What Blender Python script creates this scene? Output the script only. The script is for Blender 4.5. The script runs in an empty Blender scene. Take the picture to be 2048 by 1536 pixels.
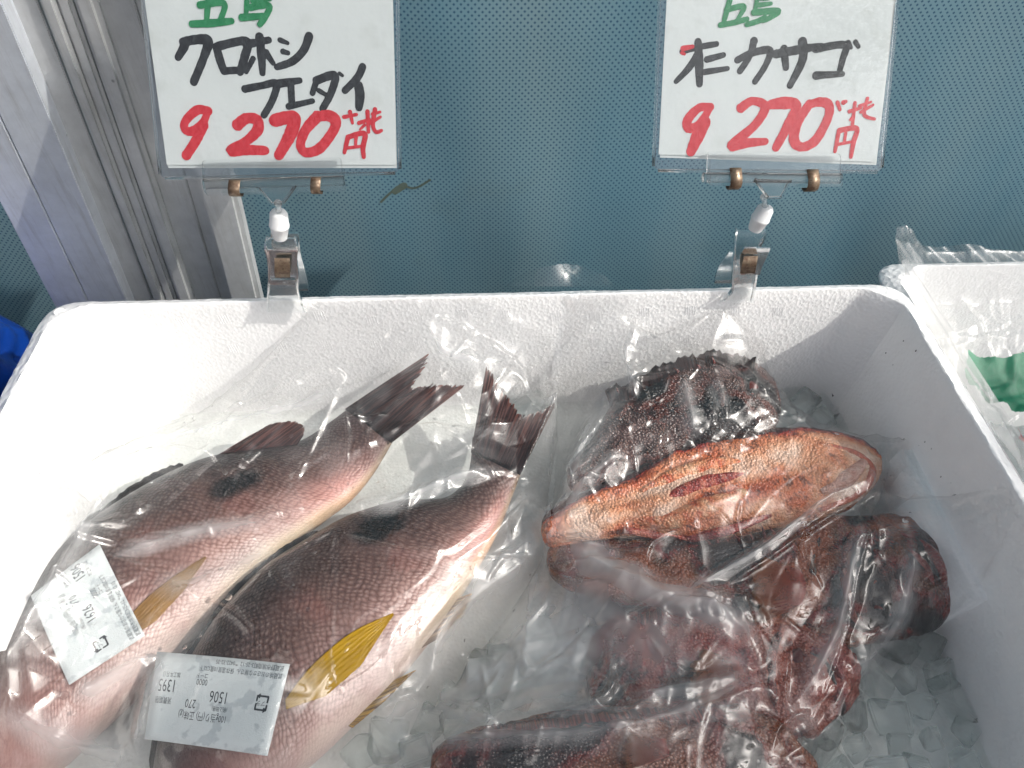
import bpy, bmesh, math, random
import numpy as np
from mathutils import Vector, Matrix
random.seed(7); rng = np.random.default_rng(11)
sc = bpy.context.scene
COL = sc.collection

# ------------------------------------------------------------------ camera, sky, sun, exposure
PITCH, ROLL, YAW = math.radians(49.87), math.radians(1.86), math.radians(-4.57)
CAM = np.array([.2699, -.3428, .3091]); FPX = 1400.0
_cy, _sy = math.cos(YAW), math.sin(YAW)
FW = np.array([-_sy*math.cos(PITCH), _cy*math.cos(PITCH), -math.sin(PITCH)])
_r = np.array([_cy, _sy, 0.0]); _u = np.cross(_r, FW)
RT = math.cos(ROLL)*_r + math.sin(ROLL)*_u
UP = -math.sin(ROLL)*_r + math.cos(ROLL)*_u
cam = bpy.data.cameras.new('camera'); cam.sensor_width = 36; cam.lens = 36*FPX/2048
cam.clip_start = .01; cam.clip_end = 100
co = bpy.data.objects.new('camera', cam); COL.objects.link(co)
M = Matrix.Identity(4)
for i in range(3):
    M[i][0] = RT[i]; M[i][1] = UP[i]; M[i][2] = -FW[i]; M[i][3] = CAM[i]
co.matrix_world = M
sc.camera = co

SUN = np.array([1.0, -.30, .86]); SUN /= np.linalg.norm(SUN)
w = bpy.data.worlds.new('World'); sc.world = w; w.use_nodes = True
nt = w.node_tree; bg = nt.nodes['Background']
sky = nt.nodes.new('ShaderNodeTexSky'); sky.sky_type = 'NISHITA'; sky.sun_disc = False
sky.sun_elevation = math.asin(SUN[2]); sky.sun_rotation = math.atan2(SUN[0], SUN[1])
sky.dust_density = 6.0; sky.air_density = 1.0; sky.ozone_density = 1.0
hs = nt.nodes.new('ShaderNodeHueSaturation'); hs.inputs['Saturation'].default_value = .32
nt.links.new(sky.outputs[0], hs.inputs['Color']); nt.links.new(hs.outputs[0], bg.inputs[0]); bg.inputs[1].default_value = .15
sl = bpy.data.lights.new('sun', 'SUN'); sl.energy = 2.6; sl.angle = math.radians(.53); sl.color = (1, .95, .87)
so = bpy.data.objects.new('sun', sl); COL.objects.link(so)
so.rotation_euler = Vector(SUN).to_track_quat('Z', 'Y').to_euler()
vs = sc.view_settings; vs.view_transform = 'Standard'; vs.look = 'None'; vs.exposure = .12; vs.gamma = 1
cy = sc.cycles
cy.max_bounces = 7; cy.transparent_max_bounces = 12; cy.transmission_bounces = 6; cy.glossy_bounces = 3
cy.diffuse_bounces = 4; cy.use_denoising = True; cy.use_adaptive_sampling = True; cy.adaptive_threshold = .05; cy.sample_clamp_indirect = 6; cy.blur_glossy = .3

# ------------------------------------------------------------------ projection helpers (reference pixels -> places in the box frame, metres)
def ray(x, y): return FW*FPX + RT*(x-1024) - UP*(y-768)
def hz(x, y, z): d = ray(x, y); return CAM + (z-CAM[2])/d[2]*d
def hy(x, y, Y): d = ray(x, y); return CAM + (Y-CAM[1])/d[1]*d
def hp(x, y, p0, n): d = ray(x, y); return CAM + np.dot(p0-CAM, n)/np.dot(d, n)*d

def lin(*c):
    c = np.array(c, float)/255
    return np.where(c <= .04045, c/12.92, ((c+.055)/1.055)**2.4)

# ------------------------------------------------------------------ object helpers
def tag(o, label=None, cat=None, group=None, kind=None):
    if label: o['label'] = label
    if cat: o['category'] = cat
    if group: o['group'] = group
    if kind: o['kind'] = kind
    return o
def thing(name, label, cat, loc=(0, 0, 0), group=None):
    o = bpy.data.objects.new(name, None); COL.objects.link(o); o.location = [float(v) for v in loc]
    o.empty_display_size = .02
    return tag(o, label, cat, group)
def obj(name, me, mat=None, parent=None, smooth=None):
    if mat is not None and not me.materials: me.materials.append(mat)
    if smooth is not None:
        me.shade_smooth()
        if smooth < 180: me.set_sharp_from_angle(angle=math.radians(smooth))
    o = bpy.data.objects.new(name, me); COL.objects.link(o)
    if parent is not None:
        o.parent = parent
        o.matrix_parent_inverse = Matrix.Translation(-parent.location) if parent.parent is None else Matrix.Identity(4)
    return o
def sub(name, me, mat, parent, smooth=None):           # a sub-part: same coordinates as its part
    return obj(name, me, mat, parent, smooth)
def mesh(name, v, f):
    me = bpy.data.meshes.new(name)
    me.from_pydata([tuple(map(float, p)) for p in v], [], [tuple(map(int, q)) for q in f]); me.update(); return me
def grid_mesh(name, P, mask=None, closed_v=False):     # P: (n,m,3)
    n, m = P.shape[:2]
    idx = np.arange(n*m).reshape(n, m)
    if closed_v: b = np.roll(idx, -1, 1); q = np.stack([idx[:-1], b[:-1], b[1:], idx[1:]], -1).reshape(-1, 4)
    else:
        q = np.stack([idx[:-1, :-1], idx[:-1, 1:], idx[1:, 1:], idx[1:, :-1]], -1).reshape(-1, 4)
    if mask is not None:
        q = q[mask.reshape(-1)]
        used = np.zeros(n*m, bool); used[q.ravel()] = True
        re = np.cumsum(used)-1; q = re[q]; V = P.reshape(-1, 3)[used]
    else: used = None; V = P.reshape(-1, 3)
    me = bpy.data.meshes.new(name)
    me.vertices.add(len(V)); me.vertices.foreach_set('co', V.astype(np.float32).ravel())
    me.loops.add(len(q)*4); me.loops.foreach_set('vertex_index', q.astype(np.int32).ravel())
    me.polygons.add(len(q)); me.polygons.foreach_set('loop_start', np.arange(0, len(q)*4, 4, dtype=np.int32))
    me.update(calc_edges=True); me.validate()
    return me, used
def box_mesh(name, size, M4=None, bevel=0, seg=2):
    bm = bmesh.new(); bmesh.ops.create_cube(bm, size=1)
    bmesh.ops.scale(bm, vec=size, verts=bm.verts)
    if bevel: bmesh.ops.bevel(bm, geom=bm.edges[:], offset=bevel, segments=seg, affect='EDGES')
    if M4 is not None: bmesh.ops.transform(bm, matrix=M4, verts=bm.verts)
    me = bpy.data.meshes.new(name); bm.to_mesh(me); bm.free(); return me
def frame(o, x, y, z):
    m = Matrix.Identity(4)
    for i in range(3): m[i][0] = x[i]; m[i][1] = y[i]; m[i][2] = z[i]; m[i][3] = o[i]
    return m
def nrm(v): v = np.asarray(v, float); return v/np.linalg.norm(v)
def prism(name, poly, n, th, bevel=0):                 # flat polygon of 3-D points thickened along n
    bm = bmesh.new(); vs_ = [bm.verts.new(tuple(p)) for p in poly]; f = bm.faces.new(vs_)
    r = bmesh.ops.extrude_face_region(bm, geom=[f])
    bmesh.ops.translate(bm, vec=Vector(np.asarray(n)*th), verts=[g for g in r['geom'] if isinstance(g, bmesh.types.BMVert)])
    bmesh.ops.recalc_face_normals(bm, faces=bm.faces)
    if bevel: bmesh.ops.bevel(bm, geom=bm.edges[:], offset=bevel, segments=2, affect='EDGES', clamp_overlap=True)
    me = bpy.data.meshes.new(name); bm.to_mesh(me); bm.free(); return me
def round_poly(c, r, n=5):                              # rounded corners of a 3-D polygon
    out = []; k = len(c)
    for i in range(k):
        p, a, b = np.array(c[i]), np.array(c[i-1]), np.array(c[(i+1) % k])
        da, db = nrm(a-p), nrm(b-p); p0, p1 = p+da*r, p+db*r
        for t in np.linspace(0, 1, n): out.append((1-t)**2*p0+2*t*(1-t)*p+t*t*p1)
    return out
def catmull(P, n):                                      # n samples through the points
    P = np.asarray(P, float); k = len(P); t = np.linspace(0, k-1, n); i = np.clip(t.astype(int), 0, k-2); s = (t-i)
    g = lambda j: P[np.clip(j, 0, k-1)]
    s = s.reshape((-1,)+(1,)*(P.ndim-1))
    p0, p1, p2, p3 = g(i-1), g(i), g(i+1), g(i+2)
    return .5*((2*p1)+(-p0+p2)*s+(2*p0-5*p1+4*p2-p3)*s*s+(-p0+3*p1-3*p2+p3)*s**3)
def tube(name, pts, rad, n=10, closed=True):
    pts = np.asarray(pts, float); k = len(pts); rad = np.broadcast_to(rad, (k,))
    T = np.gradient(pts, axis=0); T /= np.linalg.norm(T, axis=1)[:, None]+1e-12
    a = np.array([0, 0, 1.]) if abs(T[0][2]) < .9 else np.array([1., 0, 0])
    V = []
    for i in range(k):
        x = nrm(np.cross(a, T[i])); y = np.cross(T[i], x)
        for j in range(n):
            th = 2*math.pi*j/n; V.append(pts[i]+rad[i]*(math.cos(th)*x+math.sin(th)*y))
    F = [(i*n+j, i*n+(j+1) % n, (i+1)*n+(j+1) % n, (i+1)*n+j) for i in range(k-1) for j in range(n)]
    if closed: F += [tuple(range(n))[::-1], tuple(range((k-1)*n, k*n))]
    return mesh(name, V, F)
def merge(name, ms):
    bm = bmesh.new()
    for m in ms: bm.from_mesh(m); bpy.data.meshes.remove(m)
    me = bpy.data.meshes.new(name); bm.to_mesh(me); bm.free(); return me

# value noise on arrays (numpy)
def vnoise(x, y, seed=0):
    x = np.asarray(x, float); y = np.asarray(y, float)
    xi = np.floor(x).astype(np.int64); yi = np.floor(y).astype(np.int64); fx = x-xi; fy = y-yi
    fx = fx*fx*(3-2*fx); fy = fy*fy*(3-2*fy)
    def h(a, b):
        n = (a*374761393+b*668265263+seed*1442695041) & 0xffffffff
        n = ((n ^ (n >> 13))*1274126177) & 0xffffffff
        return ((n ^ (n >> 16)) & 0xffff)/65535.0
    return (h(xi, yi)*(1-fx)+h(xi+1, yi)*fx)*(1-fy)+(h(xi, yi+1)*(1-fx)+h(xi+1, yi+1)*fx)*fy
def fbm(x, y, seed=0, o=4):
    s = 0; a = .5
    for k in range(o): s = s+a*vnoise(x*2**k, y*2**k, seed+k*17); a *= .5
    return s
def sstep(a, b, x): t = np.clip((x-a)/(b-a), 0, 1); return t*t*(3-2*t)

# ------------------------------------------------------------------ material helpers
class NB:
    def __init__(s, name):
        s.m = bpy.data.materials.new(name); s.m.use_nodes = True; s.t = s.m.node_tree; s.t.nodes.clear()
        s.out = s.n('OutputMaterial')
    def n(s, typ, **kw):
        nd = s.t.nodes.new('ShaderNode'+typ)
        for k, v in kw.items(): setattr(nd, k, v)
        return nd
    def l(s, a, b): s.t.links.new(a, b)
    def tc(s, which='Object'): return s.n('TexCoord').outputs[which]
    def noise(s, vec, scale, detail=3, rough=.55):
        nd = s.n('TexNoise'); nd.inputs['Scale'].default_value = scale; nd.inputs['Detail'].default_value = detail
        nd.inputs['Roughness'].default_value = rough; s.l(vec, nd.inputs['Vector']); return nd.outputs['Fac']
    def voro(s, vec, scale, feature='F1', rnd=1.0, dim='3D'):
        nd = s.n('TexVoronoi', feature=feature, voronoi_dimensions=dim); nd.inputs['Scale'].default_value = scale
        nd.inputs['Randomness'].default_value = rnd; s.l(vec, nd.inputs['Vector']); return nd
    def ramp(s, fac, stops, interp='LINEAR'):
        nd = s.n('ValToRGB'); e = nd.color_ramp.elements; nd.color_ramp.interpolation = interp
        while len(e) < len(stops): e.new(.5)
        for q, (p, c) in zip(e, stops):
            q.position = p; q.color = tuple(c)+(1,) if len(c) == 3 else tuple(c)
        s.l(fac, nd.inputs[0]); return nd.outputs[0]
    def math(s, op, a, b=None, c=None):
        nd = s.n('Math', operation=op)
        for i, v in enumerate((a, b, c)):
            if v is None: continue
            if isinstance(v, (int, float)): nd.inputs[i].default_value = v
            else: s.l(v, nd.inputs[i])
        return nd.outputs[0]
    def mix(s, fac, a, b, blend='MIX'):
        nd = s.n('Mix', data_type='RGBA', blend_type=blend)
        for sock, v in ((nd.inputs[0], fac), (nd.inputs[6], a), (nd.inputs[7], b)):
            if isinstance(v, (int, float)): sock.default_value = v
            elif isinstance(v, (tuple, list, np.ndarray)): sock.default_value = tuple(float(q) for q in v[:3])+(1,)
            else: s.l(v, sock)
        return nd.outputs[2]
    def bump(s, h, strength, dist, normal=None):
        nd = s.n('Bump'); nd.inputs['Strength'].default_value = strength; nd.inputs['Distance'].default_value = dist
        s.l(h, nd.inputs['Height'])
        if normal is not None: s.l(normal, nd.inputs['Normal'])
        return nd.outputs[0]
    def attr(s, name, out='Color'): return s.n('Attribute', attribute_name=name).outputs[out]
    def pbsdf(s, base=None, rough=.5, normal=None, **kw):
        p = s.n('BsdfPrincipled')
        def put(k, v):
            if v is None: return
            if isinstance(v, (int, float)): p.inputs[k].default_value = v
            elif isinstance(v, (tuple, list, np.ndarray)): p.inputs[k].default_value = tuple(float(q) for q in v[:3])+((1,) if 'Radius' not in k else ())
            else: s.l(v, p.inputs[k])
        put('Base Color', base); put('Roughness', rough)
        if normal is not None: s.l(normal, p.inputs['Normal'])
        for k, v in kw.items(): put(k, v)
        return p.outputs[0]
    def done(s, sh): s.l(sh, s.out.inputs['Surface']); return s.m

def mat_eps(name='expanded_polystyrene', base=(.9, .9, .9)):
    b = NB(name); v = b.tc()
    f = b.noise(v, 60, 4); c = b.mix(b.ramp(f, [(.45, (0, 0, 0)), (.8, (1, 1, 1))]), base, tuple(q*.95 for q in base))
    vo = b.voro(v, 420); h1 = b.math('MULTIPLY', vo.outputs['Distance'], 1.0)
    h2 = b.noise(v, 900, 2)
    n = b.bump(h1, .4, .0008); n = b.bump(h2, .3, .0005, n)
    return b.done(b.pbsdf(c, .55, n, **{'Specular IOR Level': .35}))
def mat_rim():
    b = NB('cut_polystyrene_rim'); v = b.tc()
    vo = b.voro(v, 260); h2 = b.noise(v, 160, 4)
    n = b.bump(vo.outputs['Distance'], .6, .0012); n = b.bump(h2, .5, .0016, n)
    return b.done(b.pbsdf((.88, .885, .895), .42, n, **{'Specular IOR Level': .45}))
def mat_film(name, refl=.095, rough=.055, fogmax=.8, fogattr=True, tint=(.985, .985, .985), bumpy=.25):
    b = NB(name); v = b.tc()
    lw = b.n('LayerWeight'); lw.inputs[0].default_value = .5
    fac = b.math('MULTIPLY_ADD', b.math('POWER', lw.outputs['Facing'], 4.0), .8, refl)
    if fogattr:
        bead = b.voro(v, 760); ng = b.bump(b.math('MULTIPLY', bead.outputs['Distance'], b.attr('bead', 'Fac')), -.4, .0007)
    else: ng = b.bump(b.noise(v, 240, 2), bumpy, .0006)
    tr = b.n('BsdfTransparent'); tr.inputs[0].default_value = tint+(1,)
    gl = b.n('BsdfGlossy'); gl.inputs['Roughness'].default_value = rough; b.l(ng, gl.inputs['Normal'])
    g2 = b.n('BsdfGlossy'); g2.inputs['Roughness'].default_value = .27; b.l(ng, g2.inputs['Normal']); gm = b.n('MixShader'); gm.inputs[0].default_value = .4 if fogattr else .15; b.l(gl.outputs[0], gm.inputs[1]); b.l(g2.outputs[0], gm.inputs[2])
    base = tr.outputs[0]
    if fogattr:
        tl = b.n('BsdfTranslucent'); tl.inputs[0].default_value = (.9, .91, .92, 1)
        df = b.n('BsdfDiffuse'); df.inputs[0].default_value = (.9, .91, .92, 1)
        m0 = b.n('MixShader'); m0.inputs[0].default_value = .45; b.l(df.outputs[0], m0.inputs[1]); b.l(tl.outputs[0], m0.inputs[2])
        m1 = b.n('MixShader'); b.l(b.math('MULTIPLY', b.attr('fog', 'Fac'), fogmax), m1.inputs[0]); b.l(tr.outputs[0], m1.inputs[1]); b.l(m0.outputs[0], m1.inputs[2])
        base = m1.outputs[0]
    ms = b.n('MixShader'); b.l(fac, ms.inputs[0]); b.l(base, ms.inputs[1]); b.l(gm.outputs[0], ms.inputs[2])
    return b.done(ms.outputs[0])
def mat_glass(name, color=(.97, .98, .98), rough=.03, ior=1.45, dirt=None, frost=0):
    b = NB(name); v = b.tc()
    n = b.bump(b.noise(v, 220, 3), .15, .0008)
    g = b.pbsdf(color, rough, n, **{'Transmission Weight': 1.0, 'IOR': ior})
    if dirt:
        tr = b.n('BsdfTransparent'); tr.inputs[0].default_value = tuple(color)+(1,); ms = b.n('MixShader'); ms.inputs[0].default_value = dirt
        b.l(g, ms.inputs[1]); b.l(tr.outputs[0], ms.inputs[2]); g = ms.outputs[0]
        if frost:
            df = b.n('BsdfDiffuse'); df.inputs[0].default_value = (.92, .94, .94, 1); mf = b.n('MixShader'); b.l(b.math('MULTIPLY', b.ramp(b.noise(v, 130, 4), [(.42, (0, 0, 0)), (.7, (1, 1, 1))]), frost), mf.inputs[0]); b.l(g, mf.inputs[1]); b.l(df.outputs[0], mf.inputs[2]); g = mf.outputs[0]
    return b.done(g)
def mat_plain(name, c, rough=.5, var=.12, scale=40, bump=.1, dist=.0005, **kw):
    b = NB(name); v = b.tc(); f = b.noise(v, scale, 4)
    col = b.mix(f, tuple(np.array(c)*(1-var)), tuple(np.minimum(np.array(c)*(1+var), 1)))
    return b.done(b.pbsdf(col, rough, b.bump(b.noise(v, scale*6, 3), bump, dist), **kw))
def mat_rust():
    b = NB('rusted_spring_steel'); v = b.tc()
    f = b.ramp(b.noise(v, 300, 5, .7), [(.35, (0, 0, 0)), (.68, (1, 1, 1))])
    col = b.mix(f, (.32, .25, .18), (.07, .026, .01))
    met = b.math('SUBTRACT', 1.0, f); ro = b.math('MULTIPLY_ADD', f, .5, .25)
    return b.done(b.pbsdf(col, ro, b.bump(f, .4, .0003), Metallic=met))
def mat_alu(name, c, rough=.42):
    b = NB(name); v = b.tc()
    mp = b.n('Mapping'); mp.inputs['Scale'].default_value = (60, 60, 4); b.l(v, mp.inputs[0])
    streak = b.noise(mp.outputs[0], 4, 5, .7); blot = b.noise(v, 38, 5, .7)
    spots = b.voro(v, 70); sp = b.ramp(spots.outputs['Distance'], [(.03, (1, 1, 1)), (.09, (0, 0, 0))])
    col = b.mix(b.ramp(blot, [(.35, (0, 0, 0)), (.75, (1, 1, 1))]), c, tuple(np.array(c)*.78))
    col = b.mix(b.math('MULTIPLY', b.ramp(streak, [(.5, (0, 0, 0)), (.8, (1, 1, 1))]), .35), col, (.18, .16, .12))
    col = b.mix(b.math('MULTIPLY', b.math('MULTIPLY', sp, b.ramp(b.noise(v, 15, 2), [(.55, (0, 0, 0)), (.6, (1, 1, 1))])), .8), col, (.03, .028, .025))
    n = b.bump(streak, .12, .0006)
    return b.done(b.pbsdf(col, b.math('MULTIPLY_ADD', blot, .25, rough-.1), n, Metallic=.35, **{'Specular IOR Level': .5}))
def mat_tarp():
    b = NB('perforated_blue_tarp'); v = b.tc('UV')
    mp = b.n('Mapping'); mp.inputs['Rotation'].default_value = (0, 0, math.radians(45)); b.l(v, mp.inputs[0])
    vo = b.voro(mp.outputs[0], 1/.0034, rnd=.08, dim='2D'); vo.distance = 'CHEBYCHEV'
    dot = b.ramp(vo.outputs['Distance'], [(.17, (1, 1, 1)), (.24, (0, 0, 0))])
    big = b.noise(v, 6, 3); fine = b.noise(v, 1400, 2)
    col = b.mix(big, lin(106, 152, 172), lin(136, 172, 186))
    col = b.mix(b.math('MULTIPLY', fine, .22), col, lin(150, 190, 198))
    mb = b.n('Mapping'); mb.inputs['Rotation'].default_value = (0, 0, math.radians(-16)); mb.inputs['Scale'].default_value = (9, 1.1, 1); b.l(v, mb.inputs[0])
    col = b.mix(b.math('MULTIPLY', b.ramp(b.noise(mb.outputs[0], 1.0, 4), [(.42, (0, 0, 0)), (.68, (1, 1, 1))]), .55), col, lin(158, 184, 190))
    bl = b.ramp(b.noise(v, 11, 3), [(.60, (0, 0, 0)), (.72, (1, 1, 1))])
    col = b.mix(b.math('MULTIPLY', bl, .12), col, lin(120, 125, 95))
    col = b.mix(b.math('MULTIPLY', dot, .85), col, lin(40, 88, 122))
    n = b.bump(vo.outputs['Distance'], .12, .0004)
    sh = b.pbsdf(col, .48, n, **{'Specular IOR Level': .4}); tl = b.n('BsdfTranslucent'); b.l(col, tl.inputs[0])
    ms = b.n('MixShader'); ms.inputs[0].default_value = .2; b.l(sh, ms.inputs[1]); b.l(tl.outputs[0], ms.inputs[2])
    return b.done(ms.outputs[0])
def mat_paper():
    b = NB('sign_paper'); v = b.tc()
    n = b.bump(b.noise(v, 45, 4), .35, .002)
    c = b.mix(b.ramp(b.noise(v, 60, 5), [(.55, (0, 0, 0)), (.8, (1, 1, 1))]), lin(224, 224, 219), lin(210, 210, 203))
    return b.done(b.pbsdf(c, .6, n))
def mat_scales(name):
    b = NB(name); uv = b.tc('UV')
    mp = b.n('Mapping'); mp.inputs['Rotation'].default_value = (0, 0, math.radians(45)); b.l(uv, mp.inputs[0])
    wn_ = b.n('TexNoise'); wn_.inputs['Scale'].default_value = 55; wn_.inputs['Detail'].default_value = 2; b.l(uv, wn_.inputs['Vector'])
    wa = b.n('VectorMath', operation='MULTIPLY_ADD'); b.l(wn_.outputs['Color'], wa.inputs[0]); wa.inputs[1].default_value = (.009, .009, 0); b.l(uv, wa.inputs[2]); b.l(wa.outputs[0], mp.inputs[0])
    vo = b.voro(mp.outputs[0], 1/.0028, rnd=.4, dim='2D'); d = vo.outputs['Distance']
    col = b.attr('pig')
    edge = b.ramp(d, [(.30, (0, 0, 0)), (.62, (1, 1, 1))])
    scal = b.attr('scaly', 'Fac')
    dark = b.mix(1.0, col, (.60, .52, .50), 'MULTIPLY')
    lite = b.mix(.09, col, (.95, .80, .72))
    c2 = b.mix(b.math('MULTIPLY', scal, b.ramp(d, [(.0, (1, 1, 1)), (.3, (0, 0, 0))])), col, lite)
    c2 = b.mix(b.math('MULTIPLY', edge, scal), c2, dark)
    sp = b.noise(uv, 1500, 2)
    h = b.math('MULTIPLY', b.math('SUBTRACT', 1.0, d), scal)
    n = b.bump(h, .55, .0009); n = b.bump(sp, .35, .0004, n)
    ro = b.ramp(sp, [(.3, (.2, .2, .2)), (.7, (.5, .5, .5))])
    return b.done(b.pbsdf(c2, ro, n, **{'Specular IOR Level': .6}))
def mat_fin(name):
    b = NB(name); uv = b.tc('UV')
    mp = b.n('Mapping'); mp.inputs['Scale'].default_value = (1, .03, 1); b.l(uv, mp.inputs[0])
    r = b.noise(mp.outputs[0], 900, 2, .4)
    col = b.mix(b.ramp(r, [(.42, (0, 0, 0)), (.54, (1, 1, 1))]), b.attr('pig'), b.mix(1.0, b.attr('pig'), (.26, .20, .20), 'MULTIPLY'))
    sh = b.pbsdf(col, .35, b.bump(r, .5, .0006), **{'Specular IOR Level': .5})
    tl = b.n('BsdfTranslucent'); b.l(col, tl.inputs[0])
    ms = b.n('MixShader'); ms.inputs[0].default_value = .25; b.l(sh, ms.inputs[1]); b.l(tl.outputs[0], ms.inputs[2])
    return b.done(ms.outputs[0])
def mat_softfin(name, tcol):
    b = NB(name); uv = b.tc('UV')
    mp = b.n('Mapping'); mp.inputs['Scale'].default_value = (1, .05, 1); b.l(uv, mp.inputs[0])
    r = b.noise(mp.outputs[0], 1300, 3, .5); col = b.mix(b.math('MULTIPLY', r, .55), b.attr('pig'), b.mix(1.0, b.attr('pig'), (.55, .46, .3), 'MULTIPLY'))
    sh = b.pbsdf(col, .42, b.bump(r, .35, .0005)); tr = b.n('BsdfTransparent'); tr.inputs[0].default_value = tcol+(1,)
    ms = b.n('MixShader'); b.l(b.math('MULTIPLY_ADD', b.noise(uv, 120, 3), .7, .0), ms.inputs[0]); b.l(sh, ms.inputs[1]); b.l(tr.outputs[0], ms.inputs[2])
    return b.done(ms.outputs[0])
def mat_wart():
    b = NB('warty_mottled_skin'); v = b.tc()
    vo = b.voro(v, 620); d = vo.outputs['Distance']
    spot = b.voro(v, 260, rnd=1)
    col = b.attr('pig')
    pale = b.mix(b.math('MULTIPLY_ADD', b.attr('mott', 'Fac'), -.22, .27), col, (.80, .50, .40)); dk = b.mix(.75, col, (.012, .008, .008))
    c = b.mix(b.ramp(d, [(.12, (1, 1, 1)), (.4, (0, 0, 0))]), col, pale)
    c = b.mix(b.math('MULTIPLY', b.ramp(b.noise(v, 170, 4, .7), [(.52, (0, 0, 0)), (.6, (1, 1, 1))]), b.attr('mott', 'Fac')), c, dk)
    n = b.bump(b.math('SUBTRACT', 1.0, d), .85, .0014); n = b.bump(b.noise(v, 900, 2), .3, .0004, n)
    return b.done(b.pbsdf(c, .26, n, **{'Specular IOR Level': .6, 'Coat Weight': .3, 'Coat Roughness': .1}))
def mat_ink(name, c, rough=.55):
    b = NB(name); v = b.tc()
    mp = b.n('Mapping'); mp.inputs['Rotation'].default_value = (0, .6, 0); mp.inputs['Scale'].default_value = (1, 1, .25); b.l(v, mp.inputs[0])
    col = b.mix(b.ramp(b.noise(mp.outputs[0], 420, 4, .7), [(.4, (0, 0, 0)), (.75, (1, 1, 1))]), c, tuple(np.minimum(np.array(c)*1.25+.05, 1)))
    return b.done(b.pbsdf(col, rough))

EPS = mat_eps(); RIM = mat_rim()
FILM = mat_film('clear_bag_film'); SLEEVE = mat_film('clear_vinyl_sleeve', .045, .05, 0, False, (.93, .95, .965), .3)
CLEAR = mat_glass('clear_moulded_plastic', (.97, .98, .98), .04, 1.47, .12); ICE = mat_glass('melting_ice', (.96, .98, .975), .015, 1.31, .34, .12)
RUST = mat_rust(); PAPER = mat_paper(); SCALES = mat_scales('snapper_scales'); FIN = mat_fin('ribbed_fin'); WART = mat_wart(); YFIN = mat_softfin('yellow_fin_membrane', (.9, .8, .55))
BLACKINK = mat_ink('black_marker_ink', lin(26, 26, 28)); REDINK = mat_ink('red_marker_ink', lin(205, 28, 42)); GREENINK = mat_ink('green_marker_ink', lin(20, 125, 72))
PRINT = mat_ink('thermal_print', lin(42, 42, 48)); WHITEPL = mat_plain('white_nylon', (.84, .85, .86), .35, .03)
FLOORZ = -.103

# ------------------------------------------------------------------ setting: stall top, tarp, post
me = box_mesh('stall_top', (3, 2.2, .02), Matrix.Translation((.3, -1.02, -.146)))
tag(obj('stall_top', me, mat_plain('dark_stall_board', (.035, .04, .045), .6)), kind='structure')

YT = .16
def tarp_y(X, Z):                                        # the sheet bows and hangs in slack folds
    s = X*.95+Z*.28
    f = (.0022*np.sin(s*13+.6)+.0008*np.sin(s*29+X*5+1)+.0004*np.sin(s*57+2+Z*4))+.004*(fbm(X*6, Z*2.5, 3)-.5)
    return np.maximum(YT+f, .14)
def build_tarp():
    t = thing('mesh_tarp', 'teal blue dotted mesh tarp hanging behind the white fish box', 'tarp', (.3, YT, -.6))
    xs = np.linspace(-.8, 1.5, 281); zs = np.linspace(-.6, 1.7, 240)
    X, Z = np.meshgrid(xs, zs, indexing='ij'); Y = tarp_y(X, Z)
    me, _ = grid_mesh('sheet', np.stack([X, Y, Z], -1))
    uv = me.uv_layers.new(name='UVMap')
    vi = np.empty(len(me.loops), np.int32); me.loops.foreach_get('vertex_index', vi)
    UV = np.stack([X.ravel(), Z.ravel()], -1)[vi]; uv.data.foreach_set('uv', UV.astype(np.float32).ravel())
    o = obj('sheet', me, mat_tarp(), t, 180)
    md = o.modifiers.new('th', 'SOLIDIFY'); md.thickness = .0008; md.offset = -1
    # dried brown smears
    sm = mat_plain('dried_grime', lin(96, 110, 100), .8, .3, 200)
    for pts, ww in (([(762, 404), (782, 385), (800, 372), (830, 376), (860, 360)], 3.), ([(790, 383), (808, 371)], 9.)):
        P = []
        for x, y in pts:
            p = hy(x, y, YT)
            for _ in range(4): p = hy(x, y, float(tarp_y(p[0], p[2]))-.0012)
            P.append(p)
        stroke_mesh_obj('grime_smear', P, [ww*.00033*2]*len(P), np.array([0, -1, 0.]), sm, t)
    return t
def ribbon(P, W, n, m=None):                            # smooth brush stroke with round ends; returns verts, faces
    P = np.asarray(P, float); W = np.asarray(W, float)
    L = np.linalg.norm(np.diff(P, axis=0), axis=1).sum(); k = m or max(6, int(L/.0007))
    k = min(k, 60)
    Q = catmull(P, k) if len(P) > 2 else np.array([P[0]+(P[1]-P[0])*t for t in np.linspace(0, 1, k)])
    w_ = np.interp(np.linspace(0, 1, k), np.linspace(0, 1, len(W)), W)
    T = np.gradient(Q, axis=0); T /= np.linalg.norm(T, axis=1)[:, None]+1e-12
    N = np.cross(n, T)
    # round caps
    a = w_[0]/2; b_ = w_[-1]/2
    cap0 = [(Q[0]-T[0]*a*math.cos(t), a*math.sin(t)) for t in np.linspace(.2, 1.3, 4)]
    cap1 = [(Q[-1]+T[-1]*b_*math.cos(t), b_*math.sin(t)) for t in np.linspace(1.3, .2, 4)]
    C = [c for c, _ in cap0]+list(Q)+[c for c, _ in cap1]
    H = [h for _, h in cap0]+list(w_/2)+[h for _, h in cap1]
    NN = [N[0]]*4+list(N)+[N[-1]]*4
    wob = 1+.10*(rng.random(len(C))-.5)
    V = []; F = []; up_ = np.asarray(n)*5e-6/len(C)
    for i_, (c, h, q, g) in enumerate(zip(C, H, NN, wob)): V += [c+q*h*g+up_*i_, c-q*h*g+up_*i_]
    for i in range(len(C)-1): F.append((2*i, 2*i+1, 2*i+3, 2*i+2))
    return V, F
def stroke_mesh_obj(name, P, W, n, mat, parent):
    V, F = ribbon(P, W, n); return obj(name, mesh(name, V, F), mat, parent)
build_tarp()

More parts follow.
